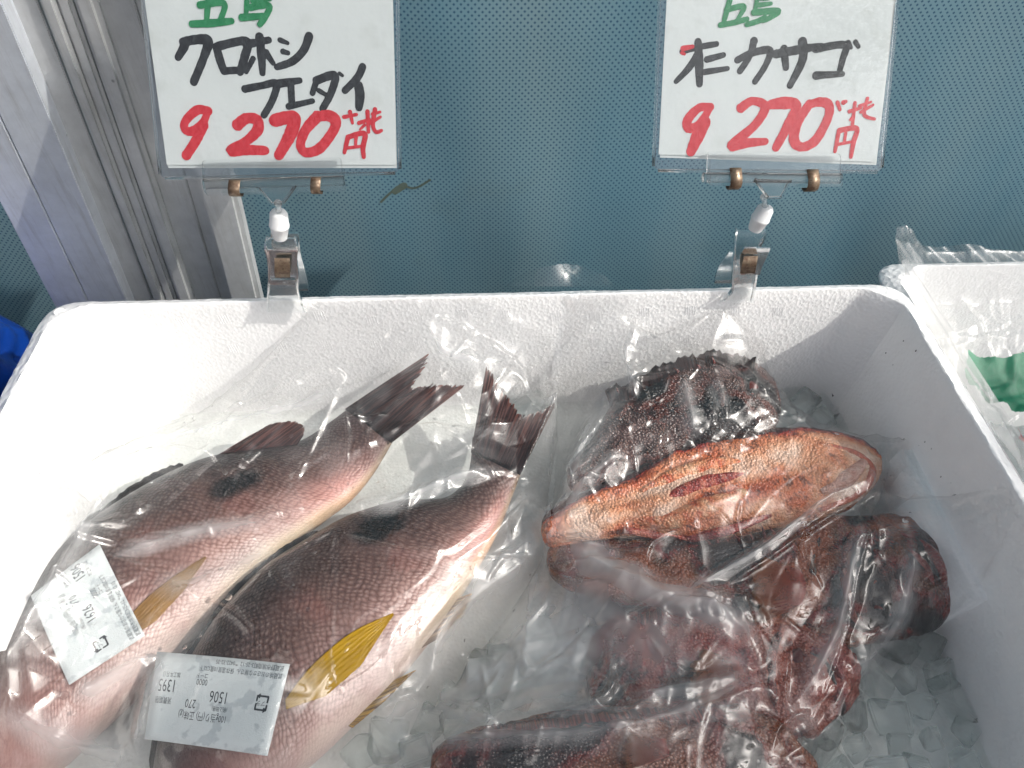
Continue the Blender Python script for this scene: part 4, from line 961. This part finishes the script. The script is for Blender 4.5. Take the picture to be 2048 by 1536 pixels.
BG2, HB2, MB2 = film_bag('clear plastic bag wrapped round the heap of scorpionfish in the right of the box', BAG2, R2, 360, 9, .08, major=[([(1100, 1068), (1290, 1195), (1440, 1235), (1530, 1330)], 14, 26), ([(1095, 1080), (1060, 1180), (1048, 1330)], 10, 18), ([(1180, 830), (1150, 930), (1125, 1010)], 9, 16), ([(1245, 905), (1180, 960), (1115, 1030)], 8, 14), ([(1722, 1045), (1697, 1137), (1668, 1265), (1585, 1414)], 7, 12), ([(1813, 1079), (1790, 1250), (1705, 1352)], 7, 12), ([(760, 1500), (950, 1475), (1150, 1465), (1330, 1430), (1560, 1340)], 5, 12), ([(1742, 962), (1640, 1010), (1520, 1100), (1400, 1172), (1300, 1262)], 5, 9),
    ([(1500, 1330), (1400, 1380), (1240, 1390)], 7, 16), ([(840, 1400), (900, 1425), (1020, 1455)], 7, 16), ([(1262, 620), (1250, 720), (1275, 800)], 4, 9), ([(1365, 757), (1376, 820), (1387, 882)], 6, 11)], fog_glare_strips=[([(860, 1420), (960, 1350), (1080, 1310), (1230, 1290)], 40, .95), ([(950, 1230), (1020, 1180), (1100, 1130)], 26, .7), ([(1130, 1150), (1250, 1265), (1400, 1340)], 32, .55), ([(1050, 1400), (1250, 1420), (1480, 1400)], 22, .4), ([(1090, 1000), (1130, 1060), (1220, 1090)], 18, .5), ([(1100, 1450), (1350, 1430), (1560, 1380)], 12, .4), ([(1560, 1420), (1640, 1450)], 14, .35), ([(1240, 760), (1200, 860), (1150, 960)], 12, .4), ([(1110, 1080), (1290, 1195), (1440, 1240), (1525, 1310)], 14, .95), ([(1085, 1090), (1058, 1200), (1050, 1330), (1120, 1335)], 11, .5), ([(1130, 930), (1120, 1050)], 10, .45), ([(1200, 840), (1150, 950), (1120, 1030)], 9, .4), ([(1370, 770), (1378, 830)], 6, .5), ([(1430, 760), (1446, 820)], 6, .4), ([(1420, 1320), (1500, 1335)], 8, .5), ([(850, 1410), (950, 1440), (1050, 1440)], 9, .3), ([(1150, 1200), (1130, 1140)], 8, .35), ([(950, 1340), (1150, 1370), (1330, 1330)], 26, .28)])
# its open mouth stands up behind the rear rim
arc = [(1012, 572), (1030, 556), (1065, 540), (1105, 531), (1140, 528), (1180, 538), (1210, 552), (1228, 571)]
rows = []
for k, f in enumerate(np.linspace(0, 1, 9)):
    rows.append([hy(x, 573+(y-573)*f, .001+.012*f+.004*math.sin(x*.05)*f) for x, y in [tuple(q) for q in catmull(np.array(arc, float), 40)]])
me, _ = grid_mesh('bag_mouth', np.array(rows)); set_attr(me, 'fog', np.full(len(me.vertices), .02), 'FLOAT'); obj('bag_mouth', me, FILM, BG2, 180)

# ------------------------------------------------------------------ hand-lettered price signs in clear sleeves
S1 = [  # (ink, width in px at half scale, points) traced letter strokes; coordinates are twice the reference pixels
 ('k', 26, [(748, 160), (735, 190), (712, 230)]), ('k', 28, [(732, 168), (790, 158), (832, 165), (815, 230), (775, 328)]),
 ('k', 26, [(866, 188), (880, 240), (896, 285)]), ('k', 26, [(872, 185), (985, 165), (978, 230), (960, 288)]), ('k', 24, [(896, 284), (962, 280)]),
 ('k', 24, [(985, 178), (1075, 160)]), ('k', 28, [(1038, 148), (1046, 220), (1050, 292)]), ('k', 20, [(1012, 235), (985, 288)]), ('k', 22, [(1064, 212), (1092, 252)]),
 ('k', 18, [(1120, 160), (1150, 172)]), ('k', 16, [(1132, 206), (1152, 212)]), ('k', 26, [(1236, 146), (1215, 200), (1170, 245), (1108, 268)]),
 ('k', 24, [(980, 356), (1050, 342), (1105, 335), (1090, 400), (1056, 460)]),
 ('k', 24, [(1120, 334), (1198, 322)]), ('k', 24, [(1163, 330), (1168, 420)]), ('k', 22, [(1155, 426), (1250, 404)]),
 ('k', 24, [(1268, 318), (1250, 372)]), ('k', 26, [(1266, 322), (1338, 302), (1325, 370), (1290, 436)]), ('k', 18, [(1275, 362), (1312, 384)]), ('k', 14, [(1338, 292), (1346, 300)]), ('k', 14, [(1358, 294), (1370, 302)]),
 ('k', 26, [(1450, 268), (1430, 310), (1380, 362)]), ('k', 28, [(1434, 342), (1440, 380), (1436, 430)]),
 ('r', 26, [(832, 444), (790, 440), (745, 480), (738, 515), (770, 525), (812, 490), (830, 448)]), ('r', 34, [(812, 500), (785, 560), (745, 622)]),
 ('r', 32, [(950, 500), (985, 474), (1028, 480), (1030, 520), (985, 565), (922, 604), (990, 600), (1060, 602)]),
 ('r', 36, [(1100, 482), (1150, 470), (1180, 474), (1160, 540), (1115, 622)]),
 ('r', 34, [(1270, 466), (1222, 520), (1202, 580), (1225, 610), (1280, 592), (1335, 520), (1340, 480), (1310, 462), (1262, 470)]),
 ('r', 12, [(1376, 468), (1426, 458)]), ('r', 14, [(1400, 448), (1410, 492)]),
 ('r', 12, [(1436, 492), (1478, 478)]), ('r', 14, [(1470, 446), (1474, 528)]), ('r', 10, [(1458, 500), (1440, 518)]), ('r', 14, [(1500, 438), (1492, 500), (1505, 528), (1526, 522)]), ('r', 12, [(1480, 492), (1522, 468)]), ('r', 10, [(1490, 456), (1520, 448)]),
 ('r', 16, [(1392, 548), (1378, 610)]), ('r', 16, [(1394, 548), (1458, 534), (1452, 590), (1455, 628)]), ('r', 12, [(1424, 548), (1422, 588)]), ('r', 12, [(1388, 592), (1454, 584)]),
 ('g', 16, [(790, -70), (905, -76)]), ('g', 22, [(850, -74), (832, 20), (826, 94)]), ('g', 22, [(768, 96), (850, 92), (926, 84)]), ('g', 20, [(800, 20), (896, 14), (878, 88)]),
 ('g', 18, [(1000, -80), (990, -20), (984, 60)]), ('g', 16, [(1004, -70), (1070, -76), (1062, -20), (1000, -12)]), ('g', 14, [(1004, -40), (1060, -44)]), ('g', 20, [(968, 70), (1050, 64)]), ('g', 20, [(1000, 30), (1076, 22), (1060, 70), (1040, 96)]), ('g', 16, [(1010, 4), (1080, -4)])]
S2 = [('k', 20, [(680, 206), (750, 188), (818, 176)]), ('k', 28, [(744, 168), (748, 250), (750, 336)]), ('k', 22, [(740, 222), (705, 275), (656, 326)]), ('r', 16, [(684, 194), (722, 186)]), ('r', 14, [(680, 212), (690, 216)]),
 ('k', 22, [(780, 238), (846, 220)]), ('k', 22, [(772, 288), (862, 274)]),
 ('k', 24, [(902, 240), (960, 212), (1030, 202), (1015, 260), (972, 326)]), ('k', 24, [(968, 164), (950, 225), (912, 284)]),
 ('k', 26, [(1056, 216), (1150, 198), (1238, 184)]), ('k', 28, [(1088, 196), (1096, 270)]), ('k', 28, [(1162, 168), (1162, 240), (1112, 342)]),
 ('k', 26, [(1214, 196), (1330, 180), (1322, 240), (1308, 292)]), ('k', 24, [(1216, 302), (1322, 296)]), ('k', 18, [(1344, 172), (1356, 190)]), ('k', 18, [(1374, 168), (1386, 186)]),
 ('r', 28, [(794, 428), (748, 432), (704, 478), (706, 512), (748, 500), (790, 434)]), ('r', 40, [(768, 490), (745, 540), (716, 606)]),
 ('r', 30, [(916, 432), (962, 404), (1012, 428), (972, 500), (878, 582), (940, 572), (1014, 566)]),
 ('r', 36, [(1036, 418), (1090, 412), (1138, 422), (1110, 490), (1056, 590)]),
 ('r', 32, [(1190, 416), (1142, 490), (1128, 560), (1160, 588), (1215, 560), (1264, 470), (1266, 420), (1230, 408), (1186, 420)]),
 ('r', 16, [(1302, 410), (1312, 438)]), ('r', 14, [(1326, 410), (1336, 406)]),
 ('r', 14, [(1372, 412), (1362, 496)]), ('r', 12, [(1350, 446), (1396, 432)]), ('r', 10, [(1368, 460), (1352, 480)]), ('r', 14, [(1422, 394), (1408, 450), (1420, 468), (1450, 476)]), ('r', 12, [(1396, 448), (1444, 420)]), ('r', 10, [(1390, 424), (1436, 408)]),
 ('r', 16, [(1308, 522), (1292, 606)]), ('r', 18, [(1310, 522), (1378, 514), (1366, 570), (1356, 628)]), ('r', 12, [(1336, 526), (1330, 566)]), ('r', 12, [(1302, 578), (1364, 566)]),
 ('g', 16, [(850, -70), (950, -76)]), ('g', 20, [(890, -70), (866, 20), (846, 94)]), ('g', 18, [(834, 100), (890, 90), (940, 76)]), ('g', 16, [(858, 40), (928, 26), (898, 84)]),
 ('g', 14, [(990, -60), (980, 0), (972, 46)]), ('g', 14, [(992, -56), (1040, -60), (1034, -10), (986, -4)]), ('g', 14, [(990, 20), (1036, 14)]), ('g', 18, [(968, 50), (1064, 44), (1030, 72), (1004, 84)]), ('g', 18, [(940, 98), (985, 84), (1012, 68)])]
INK = {'k': BLACKINK, 'r': REDINK, 'g': GREENINK}
def sign(label, q, lean, paper, sleeve, strokes, ox):
    l_ = math.radians(lean); n = np.array([0, -math.cos(l_), math.sin(l_)]); p0 = hy(q[0], q[1], -.006)
    base = hp((sleeve[2][0]+sleeve[3][0])/2, (sleeve[2][1]+sleeve[3][1])/2, p0, n)
    t = thing('price_sign', label, 'sign', base)
    pp = [hp(x, y, p0, n) for x, y in paper]
    me = prism('paper', pp, n, .0002); po = obj('paper', me, PAPER, t)
    pp2 = [hp(x+3, y+6, p0-n*.0006, n) for x, y in paper]
    obj('backing_paper', prism('backing_paper', pp2, n, .0002), PAPER, t)
    names = {'k': 'black_lettering', 'r': 'red_lettering', 'g': 'green_lettering'}
    acc = {'k': [], 'r': [], 'g': []}
    for k, (ink, wd, pts) in enumerate(strokes):
        off = p0+n*(.00026+.000006*k)
        Q = [hp(ox+x/2, y/2, off, n) for x, y in pts]; wm = wd*.000143*1.14
        prof = [wm*(.85+.3*random.random()) for _ in pts]; prof[-1] *= .8
        acc[ink].append(mesh('s', *ribbon(Q, prof, n)))
    for k, ms in acc.items():
        obj(names[k], merge(names[k], ms), INK[k], po)
    r0 = round_poly([hp(x, y, p0-n*.0012, n) for x, y in sleeve], .004)
    obj('sleeve_back', prism('sleeve_back', r0, n, .0003), SLEEVE, t)
    r1 = round_poly([hp(x, y, p0+n*.0012, n) for x, y in sleeve], .004)
    bm_c = np.mean(r1, axis=0)
    obj('sleeve_front', prism('sleeve_front', r1, n, .0003), SLEEVE, t)
    # welded edge of the sleeve
    ed = [hp(x, y, p0, n) for x, y in sleeve]
    for a, b2 in ((0, 3), (3, 2), (2, 1)):
        obj('sleeve_edge', tube('sleeve_edge', [ed[a]+(ed[b2]-ed[a])*k for k in np.linspace(.02, .98, 8)], .0009, 8), CLEAR, t, 180)
    return p0, n
SG1 = sign('left price sign with two lines of black writing over a red 270', (560, 330), 32, [(277, -95), (781, -95), (791, 330), (334, 330)], [(274, -112), (794, -112), (800, 346), (321, 357)], S1, 0)
SG2 = sign('right price sign with one line of black writing over a red 270', (1535, 320), 37, [(1338, -95), (1798, -95), (1749, 324), (1317, 309)], [(1323, -112), (1806, -112), (1763, 344), (1307, 341)], S2, 1024)

# ------------------------------------------------------------------ clear clips holding the signs on the rear rim
def plate(name, rows, th, mat, parent, nr=26, nc=4, sm=60):
    A = np.array([hy(a, y, Y) for a, b2, y, Y in rows]); B2 = np.array([hy(b2, y, Y) for a, b2, y, Y in rows])
    A = catmull(A, nr); B2 = catmull(B2, nr); t = np.linspace(0, 1, nc)
    P = A[:, None]+(B2-A)[:, None]*t[None, :, None]
    Pb = P+np.array([0, th, .15*th])
    n, m = nr, nc; V = np.r_[P.reshape(-1, 3), Pb.reshape(-1, 3)]; o_ = n*m; F = []
    for i in range(n-1):
        for j in range(m-1):
            a = i*m+j; F += [(a, a+1, a+m+1, a+m), (o_+a, o_+a+m, o_+a+m+1, o_+a+1)]
        F += [(i*m, (i+1)*m, o_+(i+1)*m, o_+i*m), (i*m+m-1, o_+i*m+m-1, o_+(i+1)*m+m-1, (i+1)*m+m-1)]
    for j in range(m-1): F += [(j, o_+j, o_+j+1, j+1), ((n-1)*m+j, (n-1)*m+j+1, o_+(n-1)*m+j+1, o_+(n-1)*m+j)]
    return obj(name, mesh(name, V, F), mat, parent, sm)
def lathe_axis(name, a, b2, prof, mat, parent, n=28):
    ax = b2-a; L_ = np.linalg.norm(ax); return obj(name, tube(name, [a+ax*t for t, r in prof], [r for t, r in prof], n), mat, parent, 40)
def clip(label, SG, bar, rod, springs, yoke, neck, joint, front, back, spring, extra):
    p0, n = SG; H = lambda x, y, o_=0: hp(x, y, p0+n*o_, n)
    t = thing('sign_clip', label, 'clip', hy(*joint[1], -.008)*np.array([1, 1, 0]))
    c = [H(x, y, .0018) for x, y in bar]; obj('jaw_plate', prism('jaw_plate', round_poly(c, .0022), n, .0017, .0005), CLEAR, t, 40)
    c = [H(x+4, y+5, -.0030) for x, y in bar]; obj('jaw_plate', prism('jaw_plate', round_poly(c, .0022), n, .0017, .0005), CLEAR, t, 40)
    a, b2 = H(*rod[0], .0012), H(*rod[1], .0012); obj('hinge_rod', tube('hinge_rod', [a+(b2-a)*k for k in np.linspace(0, 1, 12)], .0027, 14), CLEAR, t, 50)
    for (x0, y0, x1, y1) in springs:                     # steel clips: bands bent round the hinge
        w_ = (H(x1, y0)-H(x0, y0)); top = H(x0, y0, .0031); V = []; F = []; prof = [(0, .0), (.25, .0010), (.55, .0020), (.8, .0016), (1, .0), (1.08, -.004), (.9, -.006)]
        dn = H(x0, y1)-H(x0, y0)
        for f, e in prof:
            q = top+dn*f+n*e; V += [q, q+w_]
        F = [(2*i, 2*i+1, 2*i+3, 2*i+2) for i in range(len(prof)-1)]
        o = obj('steel_spring', mesh('steel_spring', V, F), RUST, t, 60); md = o.modifiers.new('th', 'SOLIDIFY'); md.thickness = .0004
    c = [H(x, y, -.0004) for x, y in yoke]; obj('yoke', prism('yoke', c, n, .0014, .0003), CLEAR, t, 40)
    ms = []
    for i in (0, 1, 2):
        a, b2 = c[(i+1) % 4], c[(i+2) % 4]; ms.append(tube('r', [a+(b2-a)*k+n*.0012 for k in (0, .5, 1)], .0008, 8))
    obj('yoke_rib', merge('yoke_rib', ms), CLEAR, t, 50)
    a, b2 = H(*neck[0]), hy(*neck[1], -.0065); obj('neck', tube('neck', [a, a*.5+b2*.5, b2], [.0022, .0014, .0022], 12), CLEAR, t, 60)
    a, b2 = hy(*joint[0], -.0065), hy(*joint[1], -.0075)
    lathe_axis('ball_joint', a, b2, [(0, .0028), (.03, .0040), (.12, .0050), (.46, .0054), (.48, .0057), (.53, .0057), (.55, .0053), (.9, .0043), (.97, .0038), (1, .0026)], WHITEPL, t)
    cf = plate('clamp_front', front, .0012, CLEAR, t); plate('clamp_back', back, .0012, CLEAR, t)
    for side in (0, 1):
        rows = [((a if side == 0 else b2-4), (a+4 if side == 0 else b2), y, Y-.0022) for a, b2, y, Y in front]; plate('clamp_rib', rows, .0022, CLEAR, cf)
    plate('clamp_spring', spring, .0004, RUST, cf)
    for nm, rows in extra: plate(nm, rows, .0012, CLEAR, t)
clip('clip with speckled rusty springs holding the left price sign', SG1, [(405, 320), (683, 314), (689, 378), (409, 387)], [(408, 368), (688, 361)], [(458, 360, 481, 390), (622, 355, 642, 385)],
     [(515, 372), (594, 369), (568, 405), (545, 407)], [(556, 406), (557, 424)], [(557, 421), (560, 478)],
     [(532, 592, 478, -.010), (528, 596, 495, -.0125), (534, 594, 520, -.0118), (536, 597, 550, -.0110), (535, 597, 580, -.0112), (533, 604, 605, -.0128), (534, 613, 626, -.0165)],
     [(541, 598, 468, .0025), (545, 600, 500, .005), (560, 607, 530, .008), (570, 616, 565, .0075), (575, 617, 582, .0065)],
     [(549, 579, 517, -.0140), (549, 580, 526, -.0160), (549, 580, 545, -.0158), (550, 580, 555, -.0135)],
     [('cross_bar', [(540, 590, 560, -.0128), (540, 590, 566, -.0128), (540, 590, 570, -.0128)])])
clip('leaning clip with dark brown springs holding the right price sign', SG2, [(1413, 303), (1679, 307), (1680, 369), (1412, 366)], [(1406, 355), (1681, 357)], [(1459, 336, 1482, 374), (1613, 339, 1636, 378)],
     [(1506, 357), (1578, 359), (1560, 395), (1534, 395)], [(1528, 394), (1530, 412)], [(1534, 412), (1508, 461)],
     [(1472, 1533, 462, -.004), (1470, 1532, 475, -.006), (1468, 1520, 500, -.0075), (1466, 1518, 530, -.0085), (1464, 1514, 560, -.0098), (1462, 1510, 585, -.0112), (1440, 1506, 605, -.0140)],
     [(1458, 1472, 505, .004), (1440, 1476, 530, .008), (1432, 1480, 550, .008), (1429, 1484, 567, .0072)],
     [(1488, 1516, 513, -.0165), (1484, 1513, 530, -.0188), (1480, 1510, 547, -.0155)],
     [('lever', [(1489, 1541, 497, -.0195), (1481, 1536, 510, -.0155), (1480, 1524, 535, -.0130), (1482, 1520, 550, -.0118)])])

# ------------------------------------------------------------------ neighbouring box with its own bag
M2 = Matrix.Translation((.5638, .0435, -.02))
build_box('fish_box', 'second white polystyrene box standing at the right edge behind crinkled film', .50, .40, .12, M2, detailed=False)
def film_sheet(label, X, Y, Z, fog, name='plastic_bag', loc=None):
    me, _ = grid_mesh('film', np.stack([X, Y, Z], -1)); set_attr(me, 'fog', fog.ravel(), 'FLOAT')
    t = thing(name, label, 'plastic bag', loc); obj('film', me, FILM, t, 180); return t
xs = np.linspace(.564, .86, 300); ys = np.linspace(.038, -.26, 300); X, Y = np.meshgrid(xs, ys, indexing='ij')
r = np.random.default_rng(5); Zb = -.045-.030*sstep(.0, -.05, Y)*sstep(.58, .63, X)+.012*sstep(-.06, -.12, Y)+.03*sstep(.020, .038, Y)*1.2+.022*sstep(.60, .574, X)
for _ in range(320):
    p = np.array([r.uniform(.565, .80), r.uniform(-.26, .04)]); a = r.normal(1.0, .7); d = np.array([math.cos(a), math.sin(a)]); L_ = r.uniform(.01, .05); w_ = r.uniform(.002, .009)
    u = (X-p[0])*d[0]+(Y-p[1])*d[1]; v = -(X-p[0])*d[1]+(Y-p[1])*d[0]
    Zb += r.choice([1, -.6])*r.uniform(.001, .0045)*np.clip(1-np.abs(v)/w_, 0, 1)*np.clip(1-np.abs(u)/L_, 0, 1)**.5
Zb = np.maximum(Zb, np.where(X < .5785, -.0165-.0+.004*sstep(.57, .5785, X), -.2)); Zb = np.maximum(Zb, -.105)
Zb = np.where(X < .60, np.maximum(Zb, -.0165-(X-.5785)*1.6), Zb)
fogb = .12+.55*sstep(-.05, -.12, Y)*sstep(.35, .6, fbm(X*60, Y*60, 2, 3))
BAGR = film_sheet('crinkled clear bag with green and red print over the second box at the right', X, Y, Zb, fogb, loc=(.70, -.1, -.1))
# the bag's edge stands up behind that box
arcp = [(1798, 556), (1796, 520), (1794, 482), (1830, 492), (1880, 496), (1950, 488), (1975, 497), (2048, 504), (2120, 512)]
rows = []
top = catmull(np.array([(1793, 479), (1835, 489), (1880, 494), (1940, 488), (1985, 498), (2048, 505), (2150, 515)], float), 60); bot = np.linspace((1800, 545), (2190, 560), 60)
for f in np.linspace(0, 1, 22):
    rows.append([hy(b2[0]+(a[0]-b2[0])*f, b2[1]+(a[1]-b2[1])*f, .040+.012*f+.003*math.sin(a[0]*.09+f)+.003*abs(math.sin(a[0]*.023+2))) for a, b2 in zip(top, bot)])
me, _ = grid_mesh('bag_edge', np.array(rows)); set_attr(me, 'fog', np.full(len(me.vertices), .06), 'FLOAT'); obj('bag_edge', me, FILM, BAGR, 180)
def film_z(x, y):
    i = np.clip((x-.564)/(.86-.564)*299, 0, 299).astype(int); j = np.clip((.038-y)/(.298)*299, 0, 299).astype(int); return Zb[i, j]
def print_patch(name, px, mat, zz=-.05):
    pts = np.array([hz(x, y, zz)[:2] for x, y in px]); x0, y0 = pts.min(0); x1, y1 = pts.max(0)
    n_ = 70; gx = np.linspace(x0, x1, n_); gy = np.linspace(y0, y1, n_); Xp, Yp = np.meshgrid(gx, gy, indexing='ij')
    m = inside(pts, Xp, Yp); mq = m[:-1, :-1] & m[1:, 1:] & m[1:, :-1] & m[:-1, 1:]
    me, _ = grid_mesh(name, np.stack([Xp, Yp, blur(film_z(Xp, Yp), 6)+.0045], -1), mq); obj(name, me, mat, BAGR, 180)
GP = mat_plain('green_print', lin(28, 120, 88), .3, .25, 400, .4, .001, **{'Specular IOR Level': .7}); RP = mat_plain('red_print', lin(196, 30, 44), .3, .15, 200, .2, .0008, **{'Specular IOR Level': .7})
print_patch('green_print', [(1936, 696), (1975, 702), (2010, 706), (2060, 700), (2160, 690), (2160, 800), (2060, 790), (2040, 768), (2010, 768), (1992, 752), (1978, 738), (1962, 740), (1946, 728)], GP)
print_patch('green_print', [(1938, 735), (1950, 745), (1962, 775), (1952, 768)], GP)
print_patch('red_print', [(2010, 868), (2024, 884), (2036, 876), (2040, 896), (2060, 900), (2160, 930), (2160, 990), (2060, 950), (2036, 916), (2022, 894)], RP, -.022)
# pale crushed ice inside that bag
gx = np.linspace(.592, .85, 160); gy = np.linspace(-.055, -.27, 160); Xi, Yi = np.meshgrid(gx, gy, indexing='ij')
Zi = -.098+.022*sstep(0, .05, np.minimum(Xi-.592, -.055-Yi))+.012*(fbm(Xi*90, Yi*90, 4, 4)-.4)
me, _ = grid_mesh('crushed_ice', np.stack([Xi, Yi, Zi], -1)); tag(obj('crushed_ice', me, mat_plain('frosty_ice', (.55, .60, .60), .25, .2, 300, .6, .002), None, 180), 'pale crushed ice under film in the second box', 'ice', None, 'stuff')

# blue plastic sack at the far left
bm = bmesh.new(); bmesh.ops.create_icosphere(bm, subdivisions=5, radius=1)
for v in bm.verts:
    q = v.co.copy(); f = 1+.12*math.sin(q.x*5+q.z*3)+.08*math.sin(q.y*9+1+q.z*6)+.05*abs(math.sin(q.z*11+q.x*7))
    v.co = Vector((q.x*.05*f, q.y*.055*f, max(q.z*.075*f, -.055)))
c = hz(-118, 745, -.07); bmesh.ops.translate(bm, vec=Vector((c[0], c[1], -.08)), verts=bm.verts)
me = bpy.data.meshes.new('blue_sack'); bm.to_mesh(me); bm.free()
tag(obj('blue_sack', me, mat_plain('blue_polythene', lin(8, 60, 150), .3, .15, 40, .2, .002), None, 180), 'blue plastic sack in shadow at the left of the white box', 'sack')

# dark flecks stuck to the right inner wall, one loose dark chip by the ice
FLK = mat_plain('dark_fleck', (.03, .025, .022), .7)
fl = mesh('fleck', [(-.0006, -.0003, 0), (.0006, -.0003, 0), (.0007, .0003, 0), (-.0004, .0004, 0), (0, 0, .0004)], [(0, 1, 4), (1, 2, 4), (2, 3, 4), (3, 0, 4), (0, 3, 2, 1)])
wn = nrm((-1, 0, .176)); wp = np.array([BW-.0116, 0, -.0016])
for x, y in [(1720, 666), (1722, 674), (1807, 682), (1772, 706), (1832, 702), (1786, 730), (1744, 828), (1808, 878), (1838, 891), (1850, 884), (1863, 898), (1902, 966), (1882, 954)]:
    o = obj('fleck', fl, FLK, BOXIN); o.matrix_parent_inverse = Matrix.Identity(4); o.location = hp(x, y, wp, wn); o.rotation_euler = (0, -1.3, random.uniform(0, 3)); o.scale = [random.uniform(.6, 1.3)]*3
p = hz(1668, 786, -.083); me = box_mesh('dark_chip', (.0055, .0045, .003), Matrix.Translation(p) @ Matrix.Rotation(.5, 4, 'Z') @ Matrix.Rotation(.35, 4, 'X'), .0005)
tag(obj('dark_chip', me, mat_plain('dark_grey_chip', (.05, .055, .06), .4)), 'small dark grey chip lying on the ice by the rear right corner', 'chip')

# drops of water lying on the film of the right bag and beads on the left bag
def drop_mesh(seed):
    r_ = np.random.default_rng(seed); bm = bmesh.new(); bmesh.ops.create_uvsphere(bm, u_segments=16, v_segments=10, radius=1)
    for v in bm.verts: v.co = Vector((v.co.x*(1+.15*math.sin(3*v.co.y+seed)), v.co.y*(1+.2*math.sin(2*v.co.x+seed)), max(v.co.z, -.15)*.42))
    me = bpy.data.meshes.new('water_drop'); bm.to_mesh(me); bm.free(); me.materials.append(DROP); me.shade_smooth(); return me
DROP = mat_glass('water', (1, 1, 1), 0, 1.33); DM = [drop_mesh(i) for i in range(4)]
def drops(parent, Hm, mask, n_, seed, pts=()):
    r_ = np.random.default_rng(seed); ii = np.argwhere(mask)
    for k in range(n_):
        i, j = ii[r_.integers(len(ii))]; s = r_.choice([.0007, .0009, .0012, .0018], p=[.4, .3, .2, .1])
        o = bpy.data.objects.new('water_drop', DM[k % 4]); COL.objects.link(o); o.parent = parent; o.matrix_parent_inverse = Matrix.Translation(-parent.location)
        gxx = (Hm[min(i+2, NX-1), j]-Hm[max(i-2, 0), j])/(4*DX); gyy = (Hm[i, min(j+2, NY-1)]-Hm[i, max(j-2, 0)])/(4*DX)
        o.location = (XS[i], YS[j], Hm[i, j]+.0002); o.rotation_euler = Vector((-gxx, -gyy, 1)).to_track_quat('Z', 'Y').to_euler(); o.scale = (s*r_.uniform(.8, 1.4), s, s)
drops(BG2, HB2, MB2, 60, 4); drops(BG1, HB1, MB1, 60, 5)

# shade board added out of view at the right front: it puts the near right of the box in shade
k_ = (1.9+.055)/SUN[2]*SUN[:2]; e1 = np.array([.50, -.112])+k_; e2 = np.array([.235, -.212])+k_; d_ = nrm(e1-e2); nn_ = np.array([d_[1], -d_[0]])
V = [np.r_[q, 1.9] for q in (e2-d_*1.2, e1+d_*1.6, e1+d_*1.6+nn_*.34, e2-d_*1.2+nn_*.34)]
tag(obj('added_shade_board', prism('added_shade_board', V, np.array([0, 0, 1.]), .03), mat_plain('white_shade_board', (.6, .6, .58), .6)), kind='structure')
